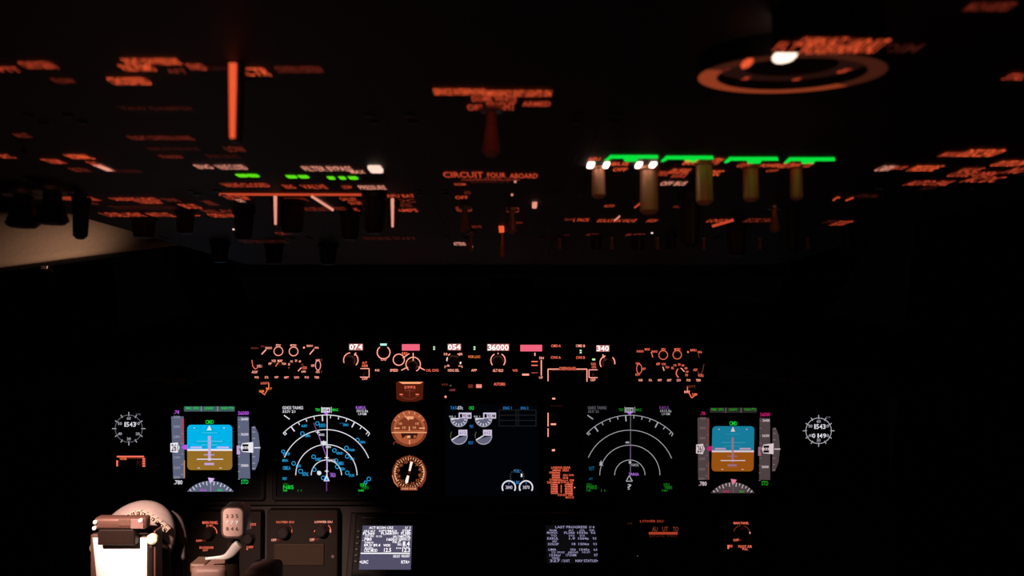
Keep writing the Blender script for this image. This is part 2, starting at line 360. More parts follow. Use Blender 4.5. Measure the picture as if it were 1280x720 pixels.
O('AUTO', 755, 256, 768, 259, OM); O('PACK', 842, 257, 854, 260, OD)
O('TRIM AIR', 705, 273, 716, 276, OD); O('L PACK', 717, 273, 737, 277, OM); O('ISOLATION VALVE', 747, 274, 795, 278, OM); O('HIGH', 809, 274, 821, 278, OM)
oline([(793, 260), (803, 252)], 2, OM); oline([(768, 276), (775, 270)], 1.8, OP); oline([(890, 283), (917, 275)], 3.5, OM); O('LOGO', 885, 274, 908, 278, OM); O('RECIRC FAN', 932, 273, 966, 278, OD)
O('BLEED', 783, 292, 806, 295, OD); O('AUTO', 733, 292, 748, 295, OD); O('OFF', 705, 293, 712, 295, OF)
O('DIM', 1105, 55, 1150, 66, OF)
O('MACH AIRSPEED', 1210, 3, 1266, 14, OD); O('STALL', 1258, 92, 1284, 100, OM)
O('CABIN', 1098, 207, 1116, 214, OP); O('RATE', 1116, 208, 1132, 212, OM); O('PRESSURE', 1140, 207, 1173, 214, OB); O('MANUAL', 1178, 190, 1206, 196, OM); O('DESCEND', 1204, 187, 1250, 196, OB)
O('AUTO FAIL', 1135, 226, 1190, 232, OM); O('ALTN', 1155, 232, 1170, 237, OF); O('VALVE', 1200, 210, 1226, 215, OM); O('CLOSE OPEN', 1188, 215, 1244, 221, OM); O('AC DC', 1208, 221, 1250, 228, OM)
O('OUTFLOW', 1244, 201, 1284, 208, OB); O('NO', 1262, 209, 1284, 217, OM)
O('COMPASS', 1030, 275, 1046, 279, OF); O('FLOOD', 1043, 276, 1061, 282, OM)
oline([(1041, 251), (1046, 247), (1050, 247)], 2, OM); oline([(1057, 251), (1067, 247)], 2, OM); O('STROBE', 1070, 243, 1100, 247, OF)
O('ENGINE START', 455, 296, 520, 300, OF); O('GRD OFF CONT FLT', 300, 300, 360, 304, OF)
# annunciator lamps, lit
def lamp(x0, y0, x1, y1, m, name='indicator_lamp', label=None, h=.0025):
    md = modat((x0 + x1) / 2, (y0 + y1) / 2); b = MB(OVER)
    a = OVER.loc(x0, y1); c = OVER.loc(x1, y0)
    b.slab(rrect(a.x, a.y, c.x, c.y, min(c.x - a.x, c.y - a.y) * .2), m, .0002, h, .0004); b.build(name, md['e'], label)
for x0, x1, y in ((298, 307, 217), (312, 321, 217), (360, 369, 218.5), (375, 384, 218.5), (411, 417, 220), (425, 430.5, 220), (437, 446, 220)):
    lamp(x0 + .5, y, x1 - .5, y + 3.4, GRN, 'green_lamp', h=.0006)
lamp(464, 206, 475, 212, OW if False else OWs, 'white_lamp', h=.002)
for x0, x1, y in ((733, 744, 202), (753, 763, 202), (793, 804, 202), (810, 822, 202)):
    lamp(x0 + .5, y, x1 - .5, y + 5, OW, 'white_lamp', h=.0015)
for x, y in ((644, 226), (640, 242.5), (499.5, 334), (461 + 354, 290.5), (590, 308), (292, 286)):
    md = modat(x, y); b = MB(OVER); p = OVER.loc(x, y); b.cyl((p.x, p.y), 1.3 * OVER.scale(x, y), OWs if y > 280 else OP, 0, .001, 10); b.build('pin_lamp', md['e'])
lamp(665, 252, 671.5, 256, OP, 'pin_lamp')
# the four long green bars, each with a raised middle tab
for x0, x1, y, t0, t1 in ((756, 823, 193, 779, 798), (826, 892, 194, 855, 872), (905, 973, 195.5, 933, 952), (980, 1044, 196, 1001, 1019)):
    b = MB(OVER); pts = [(x0, y + 6.5), (x0 + 7, y), (x1 - 1, y), (x1, y + 3.8), (t1, y + 3.8), (t1 - 2, y + 7.5), (t0 + 2, y + 7.5), (t0, y + 3.8), (x0 + 9, y + 3.8), (x0 + 3, y + 7)]
    q = [OVER.loc(px, py) for px, py in pts]; k = b.mi(GRB)
    b.solid([[(p.x, p.y, .0003) for p in q], [(p.x, p.y, .0006) for p in q]], GRB)
    b.build('green_bar', modat((x0 + x1) / 2, y)['e'])
# hanging controls
def hang_len(px, py, pyb):
    """height above the plate at which a control standing at (px,py) ends at image row pyb"""
    base = OVER.loc(px, py); lo, hi = 0.0, .12
    for _ in range(40):
        m = (lo + hi) / 2; w = OVER.o + OVER.u * base.x + OVER.v * base.y + OVER.n * m - CAM
        yy = 360 - FPX * w.dot(UP) / w.dot(FW)
        if yy < pyb: lo = m
        else: hi = m
    return (lo + hi) / 2
def toggle(px, py, pyb, wpx, m=None, name='toggle_switch', guard=False):
    m = m or TOGM; p = OVER.loc(px, py); L = hang_len(px, py, pyb); w_ = wpx * OVER.scale(px, py) / 2; e = modat(px, py)['e']
    b = MB(OVER)
    b.cyl((p.x, p.y), w_ * 1.25, METAL, 0, L * .12, 16, bev=L * .02)
    b.cyl((p.x, p.y), w_ * .55, m, L * .1, L * .45, 14)
    b.cyl((p.x, p.y), w_ * .62, m, L * .42, L, 14, r1=w_, bev=min(w_ * .5, L * .1))
    return b.build(name, e, smooth=True)
def shaft(px, py, pyb, wpx):
    p = OVER.loc(px, py); L = hang_len(px, py, pyb); w_ = wpx * OVER.scale(px, py) / 2; e = modat(px, py)['e']
    b = MB(OVER); b.cyl((p.x, p.y), w_ * 1.2, TOGM, 0, L * .08, 20, bev=L * .02); b.cyl((p.x, p.y), w_ * .92, TOGM, L * .08, L, 20, r1=w_ * .98, bev=w_ * .4)
    return b.build('guarded_switch', e, smooth=True)
def knob(px, py, pyb, wpx, ptr=None, m=None):
    p = OVER.loc(px, py); L = hang_len(px, py, pyb); r = wpx * OVER.scale(px, py) / 2; e = modat(px, py)['e']
    b = MB(OVER); b.cyl((p.x, p.y), r * 1.15, KNOB, 0, L * .2, 24, bev=L * .05); b.cyl((p.x, p.y), r, m or KNOB, L * .2, L, 28, r1=r * .85, bev=L * .08, kn=1)
    o = b.build('rotary_knob', e, smooth=True)
    return o, p, L, r
def lever(px, py, pyb, wpx, ptr):
    """bar-shaped selector hanging down, with a backlit line along its near edge"""
    p = OVER.loc(px, py); L = hang_len(px, py, pyb); s = OVER.scale(px, py); w_ = wpx * s / 2; e = modat(px, py)['e']
    b = MB(OVER); b.cyl((p.x, p.y), w_ * 1.5, KNOB, 0, L * .25, 20, bev=L * .04)
    b.solid([[(p.x + sx * w_ * k, p.y + sy * w_ * 1.1 * k, z) for sx, sy in ((-1, -1), (1, -1), (1, 1), (-1, 1))] for k, z in ((1, L * .25), (.95, L * .8), (.7, L))], KNOB)
    o = b.build('selector_lever', e)
    b = MB(OVER); g = ptr * s / 2
    q = [(0, .0), (0.0, 1.0)]
    b.solid([[(p.x + sx * g * k, p.y + w_ * 1.1 + dz + .0003 + t, z) for sx, t in ((-1, 0), (1, 0), (1, .0008), (-1, .0008))] for k, z, dz in ((1.1, L * .02, w_ * .5), (1, L * .3, w_ * .3), (.7, L * .97, -w_ * .1))], OB if py < 150 else OP)
    b.build('pointer_line', o)
lever(296, 82, 178, 15, 8); lever(347, 246, 283, 11, 3.6); lever(492, 249, 286, 11, 3.6)
# slanted pointer seen on a face-on knob
k_, p_, L_, r_ = knob(400, 250, 285, 44)
b = MB(OVER); b.line([(389, 245), (416, 262)], 3.2, OP, min(L_ + .0004, .02)); b.f = OVER
b.bm.free(); 
modat(400, 250)['lg'].line([(389, 245), (417, 263)], 3.2, OP, .0009)
bpy.data.objects.remove(k_)
for a in ((468, 240, 292, 28), (102, 246, 299, 20), (180, 272, 297, 28), (366, 250, 292, 30), (305, 262, 300, 24), (438, 264, 300, 24), (232, 262, 292, 22), (745, 293, 313, 15), (797, 294, 314, 18), (838, 293, 312, 14),
          (990, 262, 314, 17), (920, 282, 320, 24), (1060, 285, 316, 15), (343, 305, 330, 22), (275, 302, 328, 22), (410, 305, 331, 22), (862, 240, 310, 26)):
    knob(*a)
for a in ((748, 209, 248, 18), (811, 209, 268, 24), (880, 203, 256, 22), (938, 208, 252, 20), (995, 208, 250, 16)): shaft(*a)
toggle(581, 258, 290, 13); toggle(640, 260, 292, 13); toggle(628, 288, 322, 8); toggle(588, 290, 314, 7); toggle(614, 132, 196, 24, surf('brown_lever', (.30, .10, .06), .6)); toggle(968, 258, 290, 14)
for x in (700, 765, 822, 880, 950, 1010): toggle(x, 297, 312, 6)
toggle(30, 240, 284, 40, KNOB); toggle(66, 236, 280, 40, KNOB)
for x in (30, 1150, 1215, 1100): toggle(x, 236 if x > 600 else 180, 258 if x > 600 else 192, 9, KNOB)
# lit tops of the switch handles, put in as small glowing slabs
lamp(571, 258, 589, 263, OD, 'lit_lever_cap', h=.001); lamp(633, 259, 649, 264, OD, 'lit_lever_cap', h=.001); lamp(624, 282, 630, 287, OB, 'pin_lamp')
# round gauge in the near row: faintly glowing dial, thick rim with painted lamplight, lamp, pointer and numerals
G = mods[(0, 3)]; gp = OVER.loc(988, 71); gr = 108 * OVER.scale(988, 93)
OVD = Frame(OVER.o, OVER.v)
b = MB(OVER)
RIM = BLACK
n = 64
def gpt3(x, y, z): return (gp.x + x, gp.y + y * .82, z + .045 * (y + gr) - .002)      # the gauge is canted towards the pilots
def ringloop(rr, z, n=64): return [gpt3(rr * math.cos(2 * math.pi * i / n), rr * math.sin(2 * math.pi * i / n), z) for i in range(n)]
b.solid([ringloop(gr * .97, -.002), ringloop(gr, .0035), ringloop(gr * .96, .006), ringloop(gr * .84, .006), ringloop(gr * .80, .003), ringloop(gr * .80, .0005)], RIM)
gauge = b.build('round_gauge', G['e'], 'large round gauge with a rim painted as lit', smooth=True)
b = MB(OVER); b.face(ringloop(gr * .80, .0034), glow('gauge_dial_glow', (34, 14, 10))); b.face(ringloop(gr * .5, .0036), BLACK); b.build('dial', gauge)  # the dial's inside lighting is put into its own faint emission
b = MB(OVER)
RG = glow('rim_lit_side', (138, 56, 30)); RG2 = glow('rim_dim_side', (62, 26, 16))  # lamplight on the rim painted as emission, strong on one arc, dimmer elsewhere
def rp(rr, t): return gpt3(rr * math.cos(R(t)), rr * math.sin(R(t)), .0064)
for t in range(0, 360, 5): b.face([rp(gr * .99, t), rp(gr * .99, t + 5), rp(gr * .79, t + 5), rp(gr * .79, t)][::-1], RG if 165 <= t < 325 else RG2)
b.build('painted_rim_light', gauge)
b = MB(OVER)
for i, s in enumerate('0 1 2 3 4 5 6 7'.split()):
    a = R(-20 + 52 * i); cx, cy, cz = gpt3(gr * .68 * math.cos(a), gr * .68 * math.sin(a), .0039)
    vs, fs = text_mesh(s); k = b.mi(OM); nv = [b.bm.verts.new((cx + (v[0] - .3) * .0055, cy + (v[1] - .3) * .0075, cz + .135 * (v[1] - .3) * .0075)) for v in vs]
    for f in fs: b.bm.faces.new([nv[j] for j in f]).material_index = k
b.build('numerals', gauge)
b = MB(OVER); p0 = OVER.loc(962, 80, .0098); p1 = OVER.loc(1001, 66, .0098); b.slab(rrect(p0.x, p0.y, p1.x, p1.y, .003), glow('gauge_lamp', (255, 225, 200), 2.2, True), .0086, .0098, .0004); b.build('gauge_lamp', gauge, 'white-hot lamp at the top of the gauge')
b = MB(OVER); p0 = OVER.loc(924, 86, .0085); p1 = OVER.loc(944, 76, .0085); b.slab(rrect(p0.x, p0.y, p1.x, p1.y, .002), OB, .0078, .0085, .0003); b.build('needle_tip', gauge)
b = MB(OVER); b.box(964, 44, 1108, 68, BLACK, .0, .0105, .001, .001); pl = b.build('raised_placard', G['e'])
b = MB(OVER)
for t, x0, y0, x1, y1, m in (('CABIN ALT', 1000, 47, 1056, 57.5, OB), ('LAND ALT', 1057, 49, 1104, 66, OB), ('FLIGHT', 1003, 57.5, 1054, 67, OB), ('FLT', 970, 53, 999, 64, OM)): b.text(t, x0, y0, x1, y1, m, .0109)
b.build('placard_lettering', pl)
for m_ in mods.values():
    if len(m_['lg'].bm.faces): m_['lg'].build('legend', m_['e'])
    else: m_['lg'].bm.free()

# ------------------------------------------------------------------ glareshield with its eyebrow
gs = empty('glareshield', MCPF, 'black padded glareshield hood across the cockpit above the instruments', 'glareshield')
def gpt(px, py, dz, back):
    p = MCPF.o + MCPF.u * MCPF.loc(px, py).x + MCPF.v * MCPF.loc(px, py).y
    return (p.x, p.y + back, p.z + dz)
edge = [(-60, 505), (20, 486), (80, 470), (160, 454), (240, 440), (300, 431), (330, 427), (597, 425), (860, 428), (905, 433), (960, 442), (1040, 456), (1120, 472), (1200, 490), (1290, 512)]
prof = [(-.030, -.012), (-.012, -.024), (0, -.018), (.004, 0), (.002, .05), (-.002, .20), (-.02, .42)]
N = len(edge); vs = []; fs = []
for x, y in edge:
    for dz, bk in prof: vs.append(gpt(x, y, dz - (.0 if 300 < x < 905 else 0), bk + .03))
M = len(prof)
for i in range(N - 1):
    for j in range(M - 1): fs.append((i * M + j, (i + 1) * M + j, (i + 1) * M + j + 1, i * M + j + 1))
inv = MCPF.mat().inverted(); vs = [tuple(inv @ Vector(v)) for v in vs]
wmesh('padded_hood', vs, fs, SHIELD, None, gs, thick=.008, smooth=True)
# housing behind the control panels
b = MB(MCPF); b.box(302, 426, 899, 477, BLACK, -.10, -.022, .003); b.build('housing', gs)
b = MB(MCPF); b.text('FIRE', 212, 474, 224, 479, LF, -.02) ; b.bm.free()
for x, nm in ((218, 0), (985, 1)):
    b = MB(MCPF); b.box(x - 16, 470, x + 16, 482, BLACK, -.04, -.006, .002, .002); wl = b.build('warning_light_bezel', gs)
    b = MB(MCPF); b.box(x - 14, 472, x - 1, 480, surf('unlit_red_lens', (.10, .02, .02), .4), -.01, -.005, .001); b.build('warning_lens', wl)
    b = MB(MCPF); b.box(x + 1, 472, x + 14, 480, surf('unlit_amber_lens', (.12, .04, .02), .4), -.01, -.005, .001); b.build('warning_lens', wl)

# ------------------------------------------------------------------ control panels under the glareshield
def fknob(fr, e, cx, cy, rpx, h=.016, m=None, name='rotary_knob', d0=.0):
    p = fr.loc(cx, cy, d0); r = rpx * fr.scale(cx, cy); b = MB(fr)
    b.cyl((p.x, p.y), r * 1.08, KNOB, d0, d0 + h * .25, 28, bev=h * .06); b.cyl((p.x, p.y), r, m or KNOB, d0 + h * .25, d0 + h, 32, r1=r * .86, bev=h * .1, kn=1)
    return b.build(name, e, smooth=True)
def button(fr, e, x0, y0, x1, y1, name='push_button', h=.005, m=None):
    b = MB(fr); b.box(x0, y0, x1, y1, m or BLACK, 0, h, .0008, .0006); return b.build(name, e)

# EFIS control panel, captain's and first officer's
def efis(lab, T, L, D, mirror):
    e = empty('display_control_panel', MCPF, lab, 'control panel', 'display control panels at the ends of the glareshield')
    xs = [T(311, 427), T(406, 476)]
    b = MB(MCPF); b.box(min(xs[0][0], xs[1][0]), xs[0][1] - 1, max(xs[0][0], xs[1][0]), xs[1][1], PANEL2, -.022, 0, .001, .002); b.build('face_plate', e)
    return e
e = efis('small control panel under the glareshield at the captain end, left of the long one', lambda x, y: (x, y), LG, LR, False)
for c in ((348, 439, 4.2), (367, 439.3, 4.2)): fknob(MCPF, e, *c, h=.006, name='push_knob')
for c in ((330, 441, 3.5), (390, 441, 3.5), (347, 458, 5.5), (369, 459, 6.5)): fknob(MCPF, e, *c, h=.011)
for x0, x1 in ((318, 323.5), (331, 335.5), (343, 348), (355, 361), (368, 374), (381, 386), (393, 399)): button(MCPF, e, x0 - 2, 468.5, x1 + 2, 474.8, h=.003)
b = MB(MCPF); D = .0005
b.text('RADIO', 314, 434, 323, 436.3, LD, D); b.text('MINS', 326, 431.8, 331, 434, LD, D); b.text('BARO', 332, 433.5, 340, 436.5, LG, D); b.line([(327, 443), (332.5, 437)], 1.3, LG, .012)
b.ring(348, 439, 5.5, .9, LG, D); b.text('FPV', 345, 430.3, 351, 433, LG, D); b.ring(367, 439.3, 5.5, .9, LG, D); b.text('MTRS', 363, 430.3, 370.5, 433, LG, D)
b.disc(380, 434.5, 1.2, LG, D); b.text('BARO', 383.5, 431, 391, 433.6, LG, D); b.text('HPA', 393, 433.5, 398.5, 436, LG, D); b.line([(387, 443), (392.5, 436.5)], 1.2, LG, .012)
b.line([(314.8, 450), (316, 458), (319, 461.5), (322, 459.5)], .9, LR, D); b.text('VOR 1', 321, 456, 327.3, 459.5, LG, D); b.text('ADF', 314.5, 463.5, 322, 466.6, LG, D)
b.text('APP', 335.5, 453, 339.5, 456, LG, D); b.text('VOR', 339.5, 449.5, 345, 452.8, LG, D); b.text('MAP', 347, 449.5, 353, 452.8, LG, D); b.text('PLN', 352.5, 453.3, 357.5, 456, LG, D); b.line([(344.5, 458), (348, 453)], 1, LO, .012)
for x, y, t in ((361.5, 455.5, '5'), (364.5, 451.8, '10'), (370, 450.8, '20'), (374.7, 451.8, '40')): b.text(t, x - 1.4, y - 1.4, x + 1.4, y + 1.4, LG, D)
b.text('80', 376.5, 454.5, 379.5, 457, LD, D); b.disc(361.5, 460, .8, LR, D); b.text('320', 378, 458, 383.5, 461.5, LR, D); b.text('640', 376.8, 463, 382.2, 465.8, LG, D); b.line([(372.5, 464), (377, 459.5)], 1.1, LG, .012)
b.ring(397.5, 456.5, 3.2, .8, LG, D, ry=6); b.text('VOR2', 394.5, 449, 400, 451.8, LG, D); b.text('OFF', 388.8, 455.6, 393.3, 458.6, LG, D); b.text('ADF2', 394.8, 463.3, 399.5, 466.2, LG, D); b.rect(401.2, 448.5, 402.3, 451.5, LD, D); b.rect(401.2, 463.5, 402.3, 466, LD, D)
for (x0, x1), t in zip(((318, 323.5), (331, 335.5), (343, 348), (355, 361), (368, 374), (381, 386), (393, 399)), 'WXR STA WPT ARPT DATA POS TERR'.split()): b.text(t, x0, 470.3, x1, 473.1, LG, .0034)
b.build('legend', e)
e = efis('small control panel under the glareshield at the first officer end, right of the long one', lambda x, y: (1190.5 - x + (3 if x > 350 else -2) * 1, y + 4), LG, LR, True)
for c in ((829, 443.8, 4.2), (846.5, 443.5, 4.2)): fknob(MCPF, e, *c, h=.006, name='push_knob')
for c in ((811, 446, 3.5), (866, 446, 3.5), (827, 463, 5.5), (848, 464, 6.5)): fknob(MCPF, e, *c, h=.011)
R3 = ((798, 803.3), (811, 815), (822, 827.3), (833.7, 839.3), (846, 851), (858.3, 863), (870, 876))
for x0, x1 in R3: button(MCPF, e, x0 - 2, 472.5, x1 + 2, 478, h=.003)
b = MB(MCPF)
b.text('RADIO', 796, 437.7, 804.5, 440.6, LR, D); b.text('MINS', 806, 435.3, 812.3, 438, LR, D); b.text('BARO', 814.5, 438, 822, 440.8, LR, D); b.line([(814, 440), (816, 446.7)], 1, LR, .012)
b.ring(829, 443.8, 5.5, .8, LR, D); b.ring(846.5, 443.5, 5.3, .8, LR, D); b.text('FPV', 826.8, 435.3, 832, 438, LR, D); b.text('MTRS', 843, 435.2, 850.5, 438.2, LR, D)
b.disc(860, 440, 1.2, LR, D); b.text('BARO', 863, 436.2, 870.7, 439.2, LR, D); b.text('HPA', 872, 438.8, 877.5, 441.5, LR, D); b.line([(872, 440), (874, 447)], .8, LD, .012)
b.ring(799, 461, 3.2, .8, LR, D, ry=6); b.text('VOR1', 794.5, 453, 799.5, 455.8, LR, D); b.text('OFF', 802.5, 459.7, 807, 462.6, LR, D); b.text('ADF1', 794, 466.6, 799.5, 469.6, LR, D)
b.text('APP', 820, 453.3, 825, 456.6, LR, D); b.text('VOR', 826.8, 453.8, 832.3, 456.6, LR, D); b.text('PLN', 832, 457.6, 836.3, 460.4, LR, D); b.line([(828.5, 458.5), (830.3, 463.5)], 1, LG, .012)
for x, y, t in ((840.5, 460, '5'), (843.8, 456.6, '10'), (849, 455.6, '20'), (853.5, 456.8, '40'), (857.5, 460.3, '80'), (858.8, 464.6, '160'), (858.2, 468.8, '320')): b.text(t, x - 1.7, y - 1.4, x + 1.7, y + 1.4, LR, D)
b.line([(847.5, 461), (845.5, 464.5), (845.3, 468), (848, 472)], 1.2, LR, .012); b.line([(851, 460), (855.5, 464.5)], 1, LG, .012)
b.line([(872, 464), (875.3, 469), (878.5, 463), (880, 455)], .8, LD, D); b.text('ADF', 866.5, 460.8, 871.7, 463.8, LR, D); b.text('VOR2', 872.3, 467.6, 879.3, 471, LR, D)
for (x0, x1), t in zip(R3, 'WXR STA WPT ARPT DATA POS TERR'.split()): b.text(t, x0, 473.9, x1, 476.8, LG, .0034)
b.build('legend', e)

# autopilot mode control panel
e = empty('autopilot_panel', MCPF, 'long central autopilot panel with lit number windows under the glareshield', 'control panel')
b = MB(MCPF); b.box(412, 426.5, 785, 477.5, PANEL2, -.022, 0, .001, .002); b.build('face_plate', e)
WBK = glow('window_backlight', (190, 118, 116)); DIG = glow('window_digits', (255, 245, 240), 1.5)
for s, x0, y0, x1, y1 in (('074', 436.3, 429.8, 453.7, 437.8), ('054', 559.5, 429.8, 576.3, 437.8), ('36000', 609, 430, 636.4, 438.5), ('340', 745.3, 431.5, 761.7, 439.5)):
    b = MB(MCPF); b.box(x0 - 1.5, y0 - 1.5, x1 + 1.5, y1 + 1.5, BLACK, 0, .002, .0006); wn = b.build('number_window', e)
    b = MB(MCPF); b.rect(x0, y0, x1, y1, WBK, .0022)
    wd = (x1 - x0 - .8) / len(s)
    for i, ch in enumerate(s):
        cx0 = x0 + .6 + wd * i; b.text(ch, cx0, y0 + .6, cx0 + wd - .5, y1 - .6, DIG, .0026)
    b.build('digits', wn)
for x0, y0, x1, y1 in ((502.4, 430.2, 524.6, 438.2), (650.4, 431, 677.6, 439.2)):
    b = MB(MCPF); b.box(x0 - 1.5, y0 - 1.5, x1 + 1.5, y1 + 1.5, BLACK, 0, .002, .0006); wn = b.build('number_window', e, 'blank window glowing pink')
    b = MB(MCPF); b.rect(x0, y0, x1, y1, PINK, .0022); b.build('pink_glow', wn)
KR = surf('knob_legend_glow', (.12, .05, .04), .5, bump=.05)  # reddish glow of the lit legends put into the knob colour
for c in ((438.5, 450, 7), (622.5, 450, 7), (759, 453.5, 7), (567.5, 450, 7.5), (516.5, 455.5, 6.5)): fknob(MCPF, e, *c, h=.016, m=KR)
for c in ((479.5, 440, 6), (498.5, 449.5, 5)): fknob(MCPF, e, *c, h=.004, name='push_knob')
for x0, y0, x1, y1 in ((466, 459, 477, 467), (485, 459, 500, 467), (531, 459, 550, 467), (557, 459, 577, 467), (583, 442, 602, 450), (586, 459, 600, 467), (613, 459, 632, 467), (638, 459, 649, 467), (686, 428, 704, 436), (686, 443, 704, 451), (717, 428, 734, 436), (717, 443, 734, 451)):
    button(MCPF, e, x0, y0, x1, y1)
b = MB(MCPF); D = .0006; DB = .0055
b.arc(438.5, 450, 9, 95, 205, 1.1, LG, D); b.arc(438.5, 450, 9, -45, 60, 1.2, LG, D); b.line([(442, 446), (445, 440.8)], 1.2, LG, D)
b.text('A/T', 452.5, 452, 459, 455, LR, D); b.text('ARM', 452, 455.6, 459.5, 458.8, LR, D); b.line([(450.5, 460.7), (461.4, 460.7), (461.4, 471.4), (450, 471.4)], 1, LG, D); b.text('OFF', 452.5, 472.3, 459.5, 475, LG, D)
b.rect(475.3, 429.4, 483.5, 432, LEDC, D); b.arc(479.5, 440.5, 8, 125, 415, 1.2, LG, D); b.text('C/O', 476, 447.6, 482.8, 450.8, LG, D); b.text('N1', 469, 461.3, 474, 464.4, LG, DB)
b.ring(498.5, 449.6, 7, 1.1, LG, D); b.text('SEL', 502, 440.3, 511, 443.5, LR, D); b.line([(503.5, 447.5), (511.5, 442)], 1.1, LG, D)
b.arc(516.5, 455.5, 9, -65, 230, 1.1, LG, D); b.line([(516.5, 441), (516.5, 451)], 1.1, LG, .017); b.line([(510, 458.8), (501.5, 462.8)], 1.1, LG, D); b.line([(523, 458.5), (531.5, 462.8)], 1.1, LG, D)
b.text('SPEED', 487.5, 461.2, 497.5, 464.6, LG, DB); b.text('LVL CHG', 533, 461.2, 548, 464.6, LR, DB)
for x, y in ((541.5, 433), (592, 433), (724.8, 437.3)): b.rect(x, y, x + 2.2, y + 1.7, LED, D); b.rect(x, y + 2.6, x + 2.2, y + 4.3, LED, D)
for x, y, t in ((555, 441, '10'), (573.8, 441, '30'), (555.8, 457, '15'), (574, 457, '25')): b.text(t, x, y, x + 4.2, y + 3.2, LG, D)
b.arc(567.5, 450.5, 9.5, 120, 140, 1.2, LG, D); b.arc(567.5, 450.5, 9.5, 40, 62, 1.2, LG, D); b.arc(567.5, 450.5, 8.5, 155, 185, 2, LW, D); b.arc(567.5, 450.5, 8.8, -30, -12, 1.8, LW, D); b.arc(567.5, 450.5, 9.5, 215, 232, 1.2, LG, D); b.arc(567.5, 450.5, 9.5, -52, -42, 1.2, LG, D)
b.text('HDG SEL', 560, 461.2, 574, 464.6, LG, DB); b.text('VOR LOC', 585, 444.3, 600.3, 447.6, LO, DB); b.text('APP', 589, 461.3, 596, 464.4, LG, DB)
b.arc(622.5, 450.5, 9, 120, 220, 1.2, LG, D); b.arc(622.5, 450.5, 9, -40, 60, 1.2, LG, D); b.rect(622, 441, 623.2, 444.4, LG, D)
b.text('ALT HLD', 616, 461.3, 629, 464.8, LG, DB); b.text('V/S', 640.5, 461.5, 647, 464.6, LR, DB)
b.rect(668, 441, 669.3, 444.8, LG, D); b.rect(652.7, 467.2, 661.3, 469.4, LG, D); b.rect(676, 450, 677.3, 469.5, LG, D)
b.text('DN', 674.2, 446, 679.7, 449, LG, D); b.text('UP', 673.9, 470.6, 678.4, 473.5, LG, D)
b.text('CMD A', 689, 430.6, 701, 434, LR, DB); b.text('CWS A', 688.5, 445.2, 701, 448.5, LR, DB); b.text('CMD B', 720, 430.6, 731.3, 434, LG, DB); b.text('CWS B', 720, 445.3, 731, 448.7, LR, DB)
b.line([(685, 476.5), (685, 461.4), (698.8, 461.4)], 1.2, LG, D); b.line([(720, 461.4), (733.7, 461.4), (733.7, 477)], 1.2, LG, D); b.text('DISENGAGE', 699.5, 458.7, 719.5, 462.6, LR, D)
b.rect(740.3, 448.3, 744, 450.4, LED, D); b.text('F/D', 739, 453.6, 745, 456.6, LR, D); b.text('ON', 739.5, 457.4, 745, 460.3, LR, D); b.line([(747, 462.2), (736.3, 462.2), (736.3, 472), (747, 472)], 1, LG, D); b.text('OFF', 738, 473.3, 744.3, 476.6, LG, D)
b.arc(759, 453.5, 9, 105, 215, 1.2, LG, D); b.arc(759, 453.5, 9.5, -10, 45, 1.2, LG, D); b.line([(753.3, 443), (755.5, 448)], 1.2, LG, D)
b.build('legend', e)
b = MB(MCPF); p = MCPF.loc(668.3, 458.5); h_ = .0118; s_ = MCPF.scale(668, 458)
L = []
for i in range(13):
    a = R(-90 + 15 * i); L.append([(p.x + sx * 4.6 * s_, p.y + h_ * math.sin(a), h_ * math.cos(a) * .55 - .001) for sx in (-1, 1)])
k = b.mi(KNOB)
for i in range(12): b.face([L[i][0], L[i][1], L[i + 1][1], L[i + 1][0]], KNOB)
for sx in (0, 1): b.face([l[sx] for l in (L if sx else L[::-1])], KNOB)
th = b.build('thumbwheel', e)
b = MB(MCPF)
for y in (452, 456.7, 461.6, 465.5): b.rect(664.3, y - .7, 672, y + .7, LR, .0062 - abs(y - 458.5) * .00035)
b.build('wheel_marks', th)
b = MB(MCPF); b.box(688, 464, 731, 475, BLACK, 0, .009, .002, .002); b.build('disengage_bar', e)
for c in ((456, 466), (741.5, 467)):
    b = MB(MCPF); p = MCPF.loc(*c); b.cyl((p.x, p.y), .0022, METAL, 0, .002, 12); b.cyl((p.x, p.y - .001), .0012, METAL, .002, .011, 12, r1=.002, bev=.0006); b.build('toggle_switch', e, smooth=True)

# ------------------------------------------------------------------ main instrument panel
ip = empty('instrument_panel', MAIN, 'wide dark main instrument panel that carries all the screens and gauges', 'instrument panel')
b = MB(MAIN); b.box(95, 478, 1110, 632, PANEL, -.03, -.0015, .002, .012); b.build('face_plate', ip)
for x in (115, 196, 343, 480, 545, 727, 862, 990, 1060):
    for y in (506, 627):
        p = MAIN.loc(x, y); b = MB(MAIN); b.cyl((p.x, p.y), .0028, KNOB, -.0015, .0004, 10, bev=.0003); b.build('fastener', ip)
b = MB(MAIN); D = .0006
